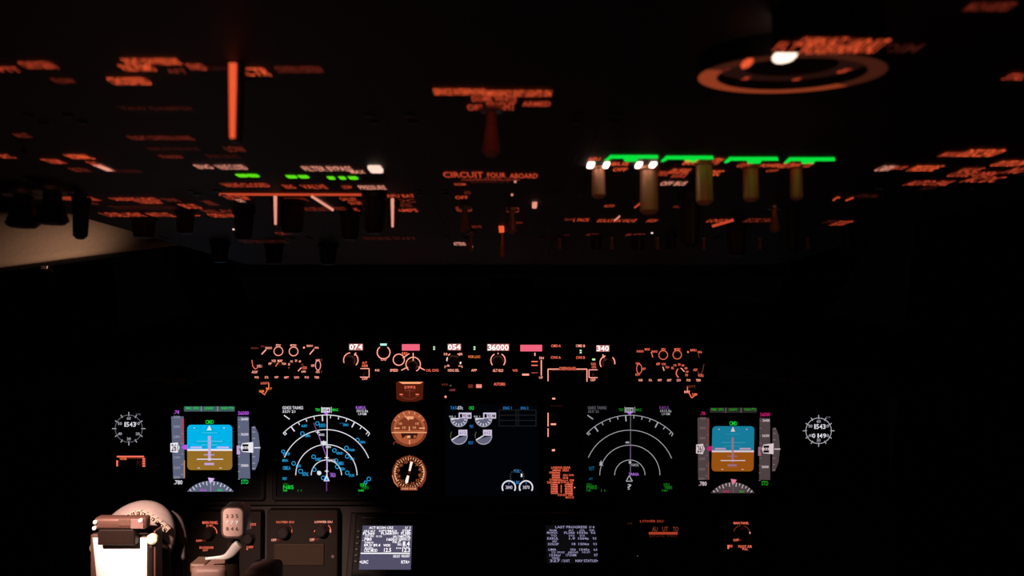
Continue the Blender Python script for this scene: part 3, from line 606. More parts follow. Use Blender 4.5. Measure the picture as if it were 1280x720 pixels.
# chart-light dimmer legends and small placards straight on the panel
def orange_switch(fx, fy, flip):
    e = empty('light_selector', MAIN, 'orange lit master light selector %s' % ('under the captain end of the glareshield' if not flip else 'under the first officer end of the glareshield'), 'switch', 'light selectors under the glareshield ends')
    T = (lambda x, y: (x, y)) if not flip else (lambda x, y: (1195.3 - x, y + 4))
    p = MAIN.loc(*T(332, 485)); bb = MB(MAIN); bb.cyl((p.x, p.y), .009, KNOB, 0, .009, 24, bev=.001, kn=1); bb.build('rotary_knob', e, smooth=True)
    bb = MB(MAIN); m1 = LO if not flip else LR; 
    def tx(s, x0, y0, x1, y1, m):
        a = T(x0, y0); c = T(x1, y1); bb.text(s, min(a[0], c[0]), a[1], max(a[0], c[0]), c[1], m, .0095)
    tx('LIGHTS', 326, 477.6, 336.5, 480.4, LR if not flip else LD); bb.line([T(336, 479), T(336, 484), T(332.5, 490), T(330.8, 493.5)], 1.1, m1, .0095); bb.line([T(330.8, 493.5), T(325, 489)], 1, m1, .0095)
    tx('BRT', 332.5, 484.5, 340, 487.3, LO if not flip else LG); tx('DIM', 324, 487.5, 330, 490.5, m1)
    bb.build('legend', e)
orange_switch(332, 485, False); orange_switch(863, 490, True)

def du(cx0, cy0, cx1, cy1, lab, grp=None):
    e = empty('display_unit', MAIN, lab, 'screen', grp)
    b = MB(MAIN); o0 = MAIN.loc(cx0, cy1); o1 = MAIN.loc(cx1, cy0); t = .007
    outer = rrect(o0.x - t, o0.y - t, o1.x + t, o1.y + t, .006); inner = rrect(o0.x, o0.y, o1.x, o1.y, .004)
    b.solid([[(x, y, -.001) for x, y in outer], [(x, y, .004) for x, y in outer], [(x, y, .0055) for x, y in rrect(o0.x - t + .0015, o0.y - t + .0015, o1.x + t - .0015, o1.y + t - .0015, .005)],
             [(x, y, .0055) for x, y in inner], [(x, y, .0008) for x, y in inner]], BLACK)
    b.build('bezel', e); b = MB(MAIN); b.slab(rrect(o0.x, o0.y, o1.x, o1.y, .004), SCR, -.0008, .001); b.build('screen', e)
    return e
def pfd(T, lab, c):
    """primary flight display; T maps the left display's layout to this one"""
    a = T(208, 504); z = T(328, 620); e = du(a[0], a[1], z[0], z[1], lab, 'primary flight displays')
    D0, D1, D2, D3 = .0014, .0018, .0022, .0026
    class X:                                                        # layout wrapper
        def __init__(s): s.b = MB(MAIN)
        def rect(s, x0, y0, x1, y1, m, d=D2): p = T(x0, y0); q = T(x1, y1); s.b.rect(p[0], p[1], q[0], q[1], m, d)
        def text(s, t, x0, y0, x1, y1, m, d=D2): p = T(x0, y0); q = T(x1, y1); s.b.text(t, p[0], p[1], q[0], q[1], m, d)
        def poly(s, pp, m, d=D2): s.b.poly([T(*p) for p in pp], m, d)
        def line(s, pp, w, m, d=D2): s.b.line([T(*p) for p in pp], w, m, d)
    g = X(); g.rect(230, 508, 293.3, 514.3, c['bar'], D1)
    for s, x0, x1 in (('FMC SPD', 232, 249), ('LNAV', 256, 267), ('VNAV PTH', 276, 292)): g.text(s, x0, 508.5, x1, 511.8, c['gr'])
    for x in (251.5, 272): g.rect(x - .5, 508, x + .5, 514, c['wd'])
    g.text('CMD', 256.8, 525, 267, 530, GR if c['b'] else GR); g.b.build('mode_strip', e)
    g = X(); g.poly([(x, min(y, 562.5)) for x, y in pxr(234, 531, 290.3, 587.5, 5, 6) if y <= 562.5] , c['sky'], D1) if False else None
    rr = [(x, y) for x, y in pxr(234, 531, 290.3, 587.5, 5, 6)]
    up_ = [p for p in rr if p[1] < 560]; dn = [p for p in rr if p[1] > 560]
    # rrect order: bottom-right corner first (pixel y down)
    dn = sorted(dn, key=lambda p: math.atan2(p[1] - 562, p[0] - 262)); up_ = sorted(up_, key=lambda p: math.atan2(p[1] - 562, p[0] - 262))
    g.poly([(234, 562.5)] + up_ + [(290.3, 562.5)], c['sky'], D1); g.poly([(290.3, 562.5)] + dn + [(234, 562.5)], c['gnd'], D1)
    g.rect(234, 561.3, 290.3, 563.6, c['w'], D2)
    g.poly([(261.6, 531.5), (264.6, 537.8), (258.6, 537.8)], c['w'], D3)
    g.rect(260, 545, 263.6, 576, c['pk'], D2)
    for x0, x1, y, t, m in ((252, 272, 541, .5, 'sl'), (246, 278.5, 551.5, .9, 'sl'), (251, 272, 556, .5, 'sl'), (238, 252.5, 559.3, 2.2, 'pu'), (271, 286, 559.3, 2.2, 'pu'), (246, 279, 574, 1.1, 'w'), (255, 268, 568.5, 1.2, 'pk'), (255.5, 267.5, 580, 2.8, 'pk'), (247, 250, 585, .7, 'w'), (274, 277, 585, .7, 'w'), (242, 244, 535, .8, 'w'), (279, 281, 535, .8, 'w')):
        g.rect(x0, y - t / 2, x1, y + t / 2, c[m], D3)
    g.b.build('attitude_display', e)
    g = X(); g.poly([(214, 520.5), (229.5, 520.5), (231, 598), (216.5, 598)], c['tape'], D1)
    for s, y in (('320', 521.5), ('300', 533.5), ('280', 546.2), ('240', 572), ('220', 585), ('200', 597)): g.text(s, 217, y - 1.8, 225, y + 1.2, c['wd'])
    for i in range(9): g.rect(227, 523.5 + i * 3.5, 230, 525.6 + i * 3.5, c['red'])
    for i in range(5): g.rect(226.5, 541.5 + i * 12.8, 229, 542.3 + i * 12.8, c['wd'])
    g.rect(229.8, 575.5, 231, 597.5, c['or']); g.poly([(213, 554), (222, 553), (224.5, 559.5), (222, 566), (213, 565)], c['w'], D2)
    g.text('261', 214.3, 555, 222.5, 564, SCR, D3); g.poly([(227, 559.3), (229.5, 556), (234.5, 556), (234.5, 562), (229.5, 562)], c['mg'], D3)
    g.text('.78', 217.3, 513, 224, 517.3, c['mg']); g.text('.780', 217.5, 600.3, 228, 605.5, c['w']); g.b.build('speed_tape', e)
    g = X(); g.poly([(297, 520.5), (311, 521), (312.8, 598.3), (298, 598)], c['tape'], D1)
    for s, y in (('36400', 524), ('36200', 543), ('35800', 582)): g.text(s, 301, y - 1.7, 310.5, y + 1.5, c['w'])
    for i in range(9): g.rect(297.5, 524 + i * 9.3, 300, 524.8 + i * 9.3, c['wd'])
    g.poly([(300.5, 559.5), (303, 554), (316.5, 552.5), (316.5, 566), (303, 565)], c['w'], D2); g.rect(303, 555.3, 310.5, 558, SCR, D3); g.rect(303, 561.3, 310.5, 564, SCR, D3); g.text('36', 303.5, 558.3, 310, 561, SCR, D3)
    g.poly([(296, 557), (300, 557), (300, 559.5), (298, 561.5), (300, 564), (300, 568), (296, 568)], c['pk'], D2)
    g.text('36000', 297.5, 514, 311, 518.8, c['mg']); g.text('STD', 301.3, 599.6, 310.3, 605, c['gr']); g.b.build('altitude_tape', e)
    g = X(); g.poly([(314.5, 533.5), (318.5, 532.5), (323, 542), (325, 559.5), (323.5, 576), (319, 587.5), (315, 587.5)], c['tape'], D1); g.rect(317.5, 559, 325.5, 560.3, c['w'], D2)
    for y in (534.5, 540, 548, 571, 579, 585.5): g.rect(315.5, y - .6, 319, y + .6, c['wd'])
    g.b.build('climb_scale', e)
    g = X(); pts = [(263 + 39 * math.cos(R(t)), 640.5 - 39.5 * math.sin(R(t))) for t in range(42, 139, 6)]
    pts = [(x, y) for x, y in pts if y < 614.6]; g.poly([(292, 614.6)] + pts + [(234.5, 614.6)], c['tape'], D1)
    for t in range(48, 136, 7): g.line([(263 + 39 * math.cos(R(t)), 640.5 - 39 * math.sin(R(t))), (263 + (34 if t % 2 else 36) * math.cos(R(t)), 640.5 - (34 if t % 2 else 36) * math.sin(R(t)))], .9, c['w'])
    g.rect(263, 603, 263.8, 614.4, c['wd']); g.text('054', 250, 611.3, 258, 614, c['mg']); g.text('MAG', 272, 611.3, 278, 614, c['gr']); g.poly([(260, 597), (268, 598), (265.5, 602.5), (262, 603)], c['pu2'], D3)
    g.b.build('heading_arc', e)
    return e
A = dict(b=1, bar=glow('strip_a', (62, 92, 88)), gr=glow('green_a', (25, 205, 90)), wd=glow('grey_a', (150, 150, 170)), sky=glow('sky_a', (0, 178, 232)), gnd=glow('ground_a', (148, 108, 38)),
         w=glow('white_a', (235, 230, 240)), pk=glow('pink_a', (195, 165, 215)), sl=glow('skyline_a', (90, 190, 235)), pu=glow('violet_a', (190, 185, 245)), tape=glow('tape_a', (92, 98, 122)),
         red=glow('red_a', (190, 60, 80)), mg=glow('magenta_a', (185, 85, 225)), pu2=glow('violet2_a', (220, 180, 245)), **{'or': glow('orange_a', (205, 150, 115))})
B = dict(b=0, bar=glow('strip_b', (40, 38, 36)), gr=glow('green_b', (40, 150, 30)), wd=glow('grey_b', (120, 100, 100)), sky=glow('sky_b', (22, 122, 152)), gnd=glow('ground_b', (150, 80, 18)),
         w=glow('white_b', (215, 195, 200)), pk=glow('pink_b', (150, 105, 125)), sl=glow('skyline_b', (60, 145, 165)), pu=glow('violet_b', (180, 150, 175)), tape=glow('tape_b', (76, 64, 66)),
         red=glow('red_b', (140, 50, 35)), mg=glow('magenta_b', (190, 30, 105)), pu2=glow('violet2_b', (225, 120, 150)), **{'or': glow('orange_b', (170, 85, 30))})
pfd(lambda x, y: (x, y), 'captain flight display, brighter blue and tan attitude square, beside the left clock', A)
pfd(lambda x, y: (916.3 + (x - 262.3) * .935 + (y - 560) * -.02, y + 1.7), 'first officer flight display, dimmer blue and orange square, beside the right clock', B)

def nd(cx, lab, left):
    dx = cx - 408
    e = du((346 if left else 727), 503, (470 if left else 848), 620, lab, 'navigation map displays')
    w = WH if left else WD; g = MB(MAIN); D1, D2 = .0014, .002
    y0 = 594; rs = (19, 38.3, 57, 75.3) if left else (19, 37.6, 56.3, 75)
    tw = 1.05 if left else .8
    g.arc(cx, y0, rs[0], 0, 180, tw, w, D1, n=30); g.arc(cx, y0, rs[1], 0, 180, tw, w, D1, n=40); g.arc(cx, y0, rs[2], 22, 157, tw, w, D1, n=40); g.arc(cx, y0, rs[3], 44, 136, tw, w, D1, n=40)
    for i, t in enumerate(range(46, 136, 8)):
        l = 7.5 if i % 4 == 2 else 4; g.line([(cx + rs[3] * math.cos(R(t)), y0 - rs[3] * math.sin(R(t))), (cx + (rs[3] - l) * math.cos(R(t)), y0 - (rs[3] - l) * math.sin(R(t)))], 1.5 if l > 5 else 1.0, w, D1)
    g.line([(cx - 54, 541.5), (cx - 51, 544)], 1.1, w, D1); g.line([(cx + 54, 542), (cx + 52, 545)], 1.1, w, D1)
    g.build('compass_rose', e)
    g = MB(MAIN)
    g.rect(cx + .4, 515, cx + 1.4, 600, w if left else WF, D1); g.text('GS432 TAS452', cx - 55 + (0 if left else 2.5), 507.8, cx - 29, 511.6, w if left else WF, D1); g.text('327/ 21', cx - 55 + (0 if left else 2.5), 512.8, cx - 39, 516, w if left else WF, D1)
    g.line([(cx - 53, 519), (cx - 46, 524)], 1.2, w, D1)
    g.rect(cx - 5.5, 509.5, cx + 4.5, 515.5, w, D2); g.text('054', cx - 4.5, 510.5, cx + 3.5, 514.5, SCR, D2 + .0002); g.poly([(cx - 5, 515), (cx + 4, 515), (cx, 518.5)], PU, D2); g.rect(cx - 6.5, 508.6, cx - 5.8, 516, w, D2); g.rect(cx + 5.8, 508.6, cx + 6.5, 516, w, D2)
    g.text('TRK', cx - 14, 510.5, cx - 7.5, 514, GR if left else GRD, D1); g.text('MAG', cx + 7.5, 510.5, cx + 14.5, 514, GR if left else GRD, D1)
    g.text('KAKUL', cx + 37, 507.6, cx + 49.5, 511.3, PU if left else PUD, D1); g.text('1512.5z', cx + 38, 512, cx + 52, 515.3, w, D1); g.text('1.9 NM', cx + 40, 516, cx + 50, 519, w, D1)
    G1 = GR if left else GRD
    g.text('VOR L', cx - 54, 604, cx - 47, 608.8, GRD, D1); g.text('N85', cx - 54, 606.5, cx - 41, 611.5, G1, D1); g.text('DME', cx - 54, 612, cx - 49, 614.3, G1, D1); g.text('11', cx - 36, 612, cx - 31, 614.3, GRD, D1)
    g.text('VOR R', cx + 42, 604, cx + 50, 608.8, G1, D1); g.text('N85', cx + 44, 607.5, cx + 53, 611.5, GRD, D1); g.text('DME', cx + 40, 612, cx + 47, 614.3, G1, D1)
    g.build('readouts', e)
    g = MB(MAIN)
    if left:
        g.line([(392, 528.5), (397, 541), (408.3, 571), (408.3, 614)], 1.1, PUD, D1); g.line([(397, 541), (408.3, 571), (408.3, 594)], .8, PU, D1)
        for x, y, r in ((378, 542, 2.3), (396.7, 529.3, 2.2), (447, 550, 2.2), (418, 563, 2.2), (433, 560, 2.3), (434, 570.5, 2.3), (392, 571, 2.3), (367, 579.2, 2.3), (375.7, 589, 2.5), (392.8, 587, 2.3), (421.5, 583.5, 2.3), (420, 575.6, 2), (434, 591, 2.3), (461, 598.7, 2.3), (404, 597.3, 2.3), (457, 603, 1.8), (354, 564.5, 2)): g.ring(x, y, r, .8, CY, D1)
        W = 'BONTA RUPET DENKO LIMRA ADINA VEKSI PODAM TIBRA SOMET KELIR NOVAL GAMBO REDIN UPLAK ESTIP MIRNA OBELA FANIT'.split()
        for i, (x0, y0_, x1, y1_) in enumerate(((399, 529.5, 407, 534.3), (377, 531, 384, 534), (429, 529.5, 435.5, 532.7), (381.5, 543, 388, 546.3), (450, 551, 456.5, 554.3), (420, 565, 428, 568.2), (436, 561, 442.8, 564), (437, 572, 443, 575), (394, 572.3, 401.5, 576), (370, 580.7, 376, 584), (378, 590, 385.5, 595), (420, 577, 429.5, 581.5), (425, 584.5, 431, 588), (436, 592.5, 443, 596), (354, 565.7, 362.5, 569.2), (353, 574, 360, 577.2), (353.5, 582.7, 363, 587.2), (353.3, 596.5, 358.5, 600))): g.text(W[i], x0, y0_, x1, y1_, CY, D1)
        g.text('V4', 424, 528, 429, 530.5, CYD, D1)
        def star(x, y, r, m): g.poly([(x + (r if k % 2 == 0 else r * .35) * math.sin(k * math.pi / 4), y - (r if k % 2 == 0 else r * .35) * math.cos(k * math.pi / 4)) for k in range(8)], m, D2)
        star(397.3, 540.3, 3, WH); g.text('MUVOX', 399, 541.8, 405.5, 545, WH, D1); star(404.5, 554, 4, WH); g.rect(401, 551.5, 408, 556.5, glow('soft_white', (205, 220, 215)), D1); g.text('LIMRA', 407, 557, 414, 560, WH, D1); star(408.3, 572, 3.2, WH); g.text('KAKUL', 410.5, 574, 420, 577.3, WH, D1)
        g.disc(399, 591.3, 2.7, WH, D2); g.rect(396.5, 588.8, 400, 592, w, D2); star(408.3, 589, 3, WH); g.text('TARGA', 412.5, 591, 419.5, 596.5, PU, D1)
        g.poly([(408.3, 592), (412, 601.5), (404.6, 601.5)], glow('aircraft', (225, 215, 245)), D2); g.poly([(408.3, 596.5), (410.3, 600.5), (406.3, 600.5)], CY, D2 + .0003)
    else:
        g.line([(788, 555), (788, 594)], 1, PUD, D1); g.rect(782, 552, 786.5, 554, w, D1); g.poly([(751.3, 575), (753.5, 582), (749, 582)], w, D1); g.text('TFC', 749, 578, 754, 582, w, D1)
        g.poly([(787.5, 575), (789.5, 578), (787.5, 580.5), (785.5, 578)], w, D2); g.text('KAKUL', 789.5, 579.5, 798.5, 582.8, w, D1); g.text('TARGA', 786, 591, 798.5, 594.5, PU, D1)
        g.line([(786.5, 594.5), (790.5, 601.5), (782.8, 601.5), (786.5, 594.5)], 1.1, w, D1); g.text('?', 784, 605, 789.3, 612, w, D1)
        g.text('WPT', 736, 583, 743, 588.5, CYD, D1); g.text('ARPT', 736, 597, 741, 600, CYD, D1)
    g.build('route_map', e)
nd(408, 'captain map display crowded with cyan waypoints inside white range arcs', True)
nd(787.3, 'first officer map display, dim range arcs and almost no waypoints', False)

# centre engine display
e = du(555, 504, 674, 621, 'central engine display with four half-filled dials at top left')
D1, D2, D3 = .0014, .0019, .0024
g = MB(MAIN); g.rect(556.5, 505.5, 672.5, 619.5, EICB, .0012); g.build('backlight', e)
DF = glow('dial_fill', (98, 98, 122)); LIL = glow('lilac', (205, 195, 220)); RW = glow('dial_ring', (170, 170, 185))
for cx in (573.8, 604.5):
    g = MB(MAIN); g.disc(cx, 523, 10.3, DF, D1, a0=180, a1=355, n=18); g.arc(cx, 523, 10.3, 180, 360, 1, RW, D2); g.rect(cx - 10.5, 522.6, cx, 524, WH, D2)
    for a in range(190, 360, 26): g.line([(cx + 9.5 * math.cos(R(a)), 523 - 9.5 * math.sin(R(a))), (cx + 6.5 * math.cos(R(a)), 523 - 6.5 * math.sin(R(a)))], 1, WH, D2)
    g.rect(cx - .5, 515.8, cx + 15.5, 523.2, LIL, D2); g.rect(cx + 1, 517.5, cx + 4, 522, SCR, D3); g.text('92.4', cx + 5, 517.8, cx + 12, 521.8, SCR, D3); g.rect(cx + 12.3, 518.4, cx + 14.3, 521.5, SCR, D3)
    g.text('98.1', cx - 12.5, 519.5, cx - 4.5, 522.3, WD, D2); g.build('speed_dial', e)
for cx in (573.6, 604.3):
    g = MB(MAIN); g.disc(cx, 545, 10.3, DF, D1, a0=207, a1=363, n=18); g.arc(cx, 545, 10.3, 207, 365, 1, RW, D2); g.line([(cx - 9.3, 550), (cx, 544.6)], 1.4, WH, D2)
    g.rect(cx - .5, 537.2, cx + 10.5, 544.6, LIL, D2); g.text('612', cx + .8, 539, cx + 9, 542.8, glow('lilac_dark', (120, 110, 150)), D3); g.arc(cx, 545, 10.3, 150, 195, 1, glow('olive', (90, 85, 45)), D2)
    g.build('temperature_dial', e)
g = MB(MAIN); g.text('TAT', 563, 508, 571, 511.8, BLU, D1); g.text('-57c', 571, 507.8, 578.5, 512, WH, D1); g.text('CRZ', 586, 508, 592.5, 512, GR, D1); g.text('N1', 587.3, 531, 591.3, 535, BLU, D1); g.text('EGT', 585.7, 551.5, 591.5, 555.3, BLU, D1)
g.text('ENG 1', 629, 508.3, 639.5, 511.6, BLU, D1); g.text('ENG 2', 651, 508.5, 660.5, 511.6, BLU, D1); g.build('readouts', e)
GL = glow('grid_line', (24, 27, 30)); g = MB(MAIN)
for y in (512.5, 519, 525.5, 532.5): g.rect(624, y - .6, 670, y + .6, GL, D1)
for x in (624, 645, 648, 670): g.rect(x - .6, 512, x + .6, 533, GL, D1)
g.build('alert_grid', e)
g = MB(MAIN)
for a in range(-20, 201, 20): g.disc(646.5 + 8.5 * math.cos(R(a)), 595.5 - 8.5 * math.sin(R(a)), .6, WF, D1, n=8)
g.text('FUEL', 642.7, 587, 650, 590.7, BLU, D1); g.rect(651, 592, 653, 596.3, WH, D1); g.text('LBS', 643, 601, 649.5, 605, BLU, D1)
for cx in (636, 657.5):
    g.arc(cx, 609.3, 8.2, -30, 210, 1.7, WH, D1, n=26); g.text('3840' if cx < 640 else '3870', cx - 4, 607, cx + 4.5, 611.3, LIL, D1); g.rect(cx - .5, 603, cx + .5, 605.5, BLU, D1)
g.build('fuel_gauges', e)

# clocks
for cx, cy, r, low, lab in ((161, 535.8, 18.6, None, 'round clock with one row of digits, left of the captain screens'), (1023.3, 538.5, 17.6, '0149', 'round clock with two rows of digits, right of the first officer screens')):
    e = empty('clock', MAIN, lab, 'clock', 'cockpit clocks'); p = MAIN.loc(cx, cy); s = MAIN.scale(cx, cy)
    b = MB(MAIN); b.cyl((p.x, p.y), (r + 4.5) * s, BLACK, -.001, .006, 40, bev=.0015); b.build('housing', e, smooth=True)
    g = MB(MAIN); g.disc(cx, cy, r + 1.5, SCR, .0063, n=40); g.build('dial', e)
    g = MB(MAIN); W_ = WD if low else WF; Dd = .0067
    g.ring(cx, cy, r - 1.6, .9, W_, Dd)
    for i in range(12):
        a = R(30 * i); q = r + 1.2 if i % 3 else r + 2.2; g.line([(cx + (r - 3) * math.sin(a), cy - (r - 3) * math.cos(a)), (cx + q * math.sin(a), cy - q * math.cos(a))], 1.1, WD, Dd)
    for t, a in (('60', 0), ('10', 60), ('20', 120), ('30', 180), ('40', 240), ('50', 300)):
        x = cx + (r - 5.8) * math.sin(R(a)); y = cy - (r - 5.8) * math.cos(R(a)); g.text(t, x - 2.5, y - 1.8, x + 2.5, y + 1.8, WD, Dd)
    g.text('CHR', cx + 9, cy - r - .5, cx + 15, cy - r + 1.8, WF, Dd); g.build('scale', e)
    g = MB(MAIN)
    for i, ch in enumerate('1543'): x = cx - 7.3 + i * 4.2; g.text(ch, x + (1.9 if ch == '1' else 0), cy - 8.3, x + 3.5, cy - 2.3, WH, Dd)
    if low:
        for i, ch in enumerate(low): x = cx - 8.0 + i * 4.5; g.text(ch, x + (2.1 if ch == '1' else 0), cy + 3.4, x + 3.8, cy + 9, WH, Dd)
    g.build('digits', e)
    for sx in (-1, 1):
        b = MB(MAIN); q = MAIN.loc(cx + sx * (r + 6), cy + r + 5); b.cyl((q.x, q.y), .003, KNOB, -.001, .008, 14, bev=.0008); b.build('push_button', e)
# left placard
e = empty('source_selector', MAIN, 'small orange-edged window below the left clock', 'indicator')
b = MB(MAIN); b.box(143, 568, 183, 586, BLACK, -.001, .003, .001, .001); b.build('housing', e)
g = MB(MAIN); g.rect(146, 569.8, 180, 571.6, LR, .0034); g.text('TRANSFER', 148, 571.8, 178, 573.8, LD, .0034); g.text('NORM', 150, 572, 158, 575, LO, .0036); g.rect(145.5, 575.5, 147.5, 583, LR, .0034)
for i in range(4): g.rect(178, 572.5 + i * 3, 181.5, 574.5 + i * 3, LR, .0034)
g.text('FO', 171, 576, 177, 582, LF, .0034); g.build('legend', e)

# standby instruments
WARM = glow('gauge_warm', (118, 40, 18)); 
e = empty('standby_altimeter', MAIN, 'orange lit square gauge tucked under the glareshield, topmost of the three standby gauges', 'gauge', 'standby gauges between the captain map and the engine display')
b = MB(MAIN); b.box(489, 474, 534, 505, BLACK, -.001, .004, .0012, .003); b.build('case', e)
g = MB(MAIN); g.poly([(495, 477), (529.5, 477), (528.5, 499), (520, 502), (503, 502), (495.5, 499)], glow('gauge_amber_dark', (78, 26, 12)), .0044); g.poly([(497.5, 477), (529.5, 477), (525, 479.8), (503, 479.8)], glow('gauge_top', (255, 160, 110), 1.1), .0048); g.build('dial', e)
g = MB(MAIN); g.text('2992', 505, 482.5, 519.5, 485.6, LR, .0052); g.text('BARO', 506, 487, 519, 489.4, LD, .0052); g.rect(499.5, 492.3, 503.5, 493.8, LR, .0052); g.rect(519.5, 492.3, 523.5, 493.8, LR, .0052); g.rect(511.5, 484, 512.5, 497, LD, .005)
g.arc(512, 484, 15, 215, 325, .9, LD, .005); g.build('scale', e)
e = empty('standby_horizon', MAIN, 'round amber gauge with a horizontal bar, middle of the three standby gauges', 'gauge', 'standby gauges between the captain map and the engine display')
cx, cy = 511.5, 535.7; p = MAIN.loc(cx, cy); s = MAIN.scale(cx, cy)
b = MB(MAIN); b.cyl((p.x, p.y), 25.5 * s, BLACK, -.001, .006, 40, bev=.0015); b.build('case', e, smooth=True)
AF = glow('amber_face', (170, 88, 54)); AFL = glow('amber_light', (240, 165, 120)); AFD = glow('amber_dark', (60, 22, 14)); AFM = glow('amber_mid', (125, 55, 32))
g = MB(MAIN); g.disc(cx, cy, 22.6, AF, .0063, n=40); g.arc(cx, cy, 21, 150, 390, 2.6, AFM, .0065, n=30); g.disc(cx, cy + 2, 17, AFM, .0065, a0=0, a1=180, n=20); g.build('dial', e)
g = MB(MAIN); g.rect(489.5, 540, 533.5, 541.3, AFL, .0068); g.poly([(501, 541.4), (522.5, 541.4), (520, 548.5), (503, 548.5)], AFD, .0068)
g.rect(493, 534.5, 499.5, 536, AFL, .007); g.rect(524, 534.5, 531, 536, AFL, .007); g.line([(506, 519.5), (511, 525)], 1.4, AFL, .007); g.rect(509, 520.5, 517, 524, AFL, .007); g.rect(511, 533, 512.3, 538.5, AFL, .007)
for x, y in ((505, 534.5), (518, 534.5), (500.5, 529.5), (521.5, 529.5)): g.text('10', x - 2, y - 1.5, x + 2, y + 1.5, AFL, .007)
g.poly([(503, 548), (508, 544), (511, 551), (507, 554)], AF, .007); g.rect(509, 544.5, 513, 547.5, AFL, .0072); g.rect(511.3, 550, 512.5, 555.5, AFL, .0072); g.disc(518.5, 545.8, 1.8, AF, .0072)
for a in (30, 50, 70, 90, 110, 130, 150): g.line([(cx + 21.5 * math.cos(R(a)), cy - 21.5 * math.sin(R(a))), (cx + 18.5 * math.cos(R(a)), cy - 18.5 * math.sin(R(a)))], .9, AFL, .007)
g.build('horizon_marks', e)
b = MB(MAIN); q = MAIN.loc(494.5, 555); b.cyl((q.x, q.y), .0042, KNOB, 0, .010, 18, bev=.001, kn=1); kb = b.build('cage_knob', e, smooth=True)
g = MB(MAIN); g.arc(494.5, 555, 2.6, 0, 200, 1, LD, .0102); g.build('knob_mark', kb)
e = empty('radio_compass_gauge', MAIN, 'round amber gauge with a slanted white needle, lowest of the three standby gauges', 'gauge', 'standby gauges between the captain map and the engine display')
cx, cy = 511.7, 591; p = MAIN.loc(cx, cy)
b = MB(MAIN); b.cyl((p.x, p.y), 24.5 * s, BLACK, -.001, .006, 40, bev=.0015); b.build('case', e, smooth=True)
g = MB(MAIN); g.disc(cx, cy, 22, AFD, .0063, n=40); g.disc(cx, cy, 13, BLACK, .0064, n=30); g.build('dial', e)
g = MB(MAIN)
for i in range(36):
    a = R(10 * i + 4); g.line([(cx + 19.5 * math.cos(a), cy - 19.5 * math.sin(a)), (cx + (16.8 if i % 3 else 15.5) * math.cos(a), cy - (16.8 if i % 3 else 15.5) * math.sin(a))], 1.0, AFL, .0066)
g.arc(cx, cy, 18.3, 150, 215, 1.3, AFL, .0067); g.arc(cx, cy, 18.3, -35, 30, 1.3, AFL, .0067); g.ring(cx, cy, 20.3, .6, AF, .0066)
for i, t in enumerate('N 3 6 E 12 15 S 21 24 W 30 33'.split()):
    a = R(90 - 30 * i - 12); x = cx + 14 * math.cos(a); y = cy - 14 * math.sin(a); g.text(t, x - 2, y - 1.7, x + 2, y + 1.7, AF, .0067)
for a in (45, 90, 135): g.poly([(cx + 22.5 * math.cos(R(a)), cy - 22.5 * math.sin(R(a))), (cx + 20 * math.cos(R(a + 4)), cy - 20 * math.sin(R(a + 4))), (cx + 20 * math.cos(R(a - 4)), cy - 20 * math.sin(R(a - 4)))][::1], AF, .0066)
g.build('compass_card', e)
g = MB(MAIN); g.poly([(513, 577), (516, 577.5), (513, 589), (510.8, 588.5)], LW, .0072); g.poly([(509, 594), (511.5, 595), (510, 603), (507, 605), (506.5, 601)], LW, .0072); g.disc(cx, cy, 2, AFD, .0074, n=12); g.build('needle', e)
b = MB(MAIN); b.box(500, 608.3, 522.5, 613.5, surf('amber_window', (.25, .10, .06), .5), -.001, .007, .001, .001); b.build('selector_window', e)
g = MB(MAIN); g.rect(500.8, 609, 521.8, 612.8, glow('window_amber', (150, 75, 50)), .0074); g.text('VOR VOR', 502, 609.7, 520.5, 612.2, AFL, .0078)
g.line([(491.5, 590), (492.5, 600), (498, 609)], 2, AFM, .0067); g.line([(532, 590), (531, 600), (525.5, 609)], 2, AFM, .0067); g.line([(490.3, 594), (493, 603), (497, 607.5)], .8, AFL, .007); g.build('window_lettering', e)

# autobrake and gear area right of the engine display
e = empty('autobrake_panel', MAIN, 'small panel strip with two lit squares just under the autopilot panel', 'switch panel')
b = MB(MAIN); b.box(549, 476, 640, 502, PANEL2, -.001, .002, .0006, .002); b.build('face_plate', e)
p = MAIN.loc(563, 484); b = MB(MAIN); b.cyl((p.x, p.y), .006, KNOB, .002, .010, 20, bev=.001, kn=1); b.build('rotary_knob', e, smooth=True)
for x0, x1, m, nm in ((585, 591.5, LD, 'dim'), (595, 602.3, LG, 'lit')):
    b = MB(MAIN); b.box(x0 - 1, 479.3, x1 + 1, 486, BLACK, .002, .004, .0006); o = b.build('push_button', e)
    g = MB(MAIN); g.rect(x0, 480.3, x1, 485, glow('square_' + nm, (88, 32, 26) if nm == 'dim' else (225, 125, 108)), .0044); g.text('LE' if nm == 'dim' else '0.3', x0 + 1.2, 481.5, x1 - 1.2, 484, LD if nm == 'dim' else LG, .0048); g.build('button_face', o)
g = MB(MAIN); g.text('RTO', 552.5, 479.6, 559.7, 482, LD, .0025); g.disc(563.3, 482, 1, WF, .0105, n=8); g.text('OFF', 562, 486.3, 569.3, 489, glow('legend_rose', (165, 70, 80)), .0106); g.disc(557, 496, 1.4, LG, .0025, n=10); g.text('AUTOBRK', 617.3, 478.3, 631.8, 482, LR, .0025); g.build('legend', e)
e = empty('flap_indicator', MAIN, 'slim flap position strip marked by an upright pink line, right of the engine display', 'indicator')
b = MB(MAIN); b.box(680, 490, 722, 573, PANEL2, -.001, .002, .0006, .004); b.build('face_plate', e)
g = MB(MAIN); g.rect(684.5, 516, 685.7, 533, LG, .0025); g.rect(684.5, 535.5, 685.7, 546, LG, .0025); g.rect(688.5, 529.3, 695, 531.3, LG, .0105); g.rect(690.3, 497.3, 694, 499.3, LG, .0025); g.rect(690, 561.5, 693.6, 564, LG, .0025); g.rect(688, 507, 704, 507.6, LF, .0025); g.build('legend', e)
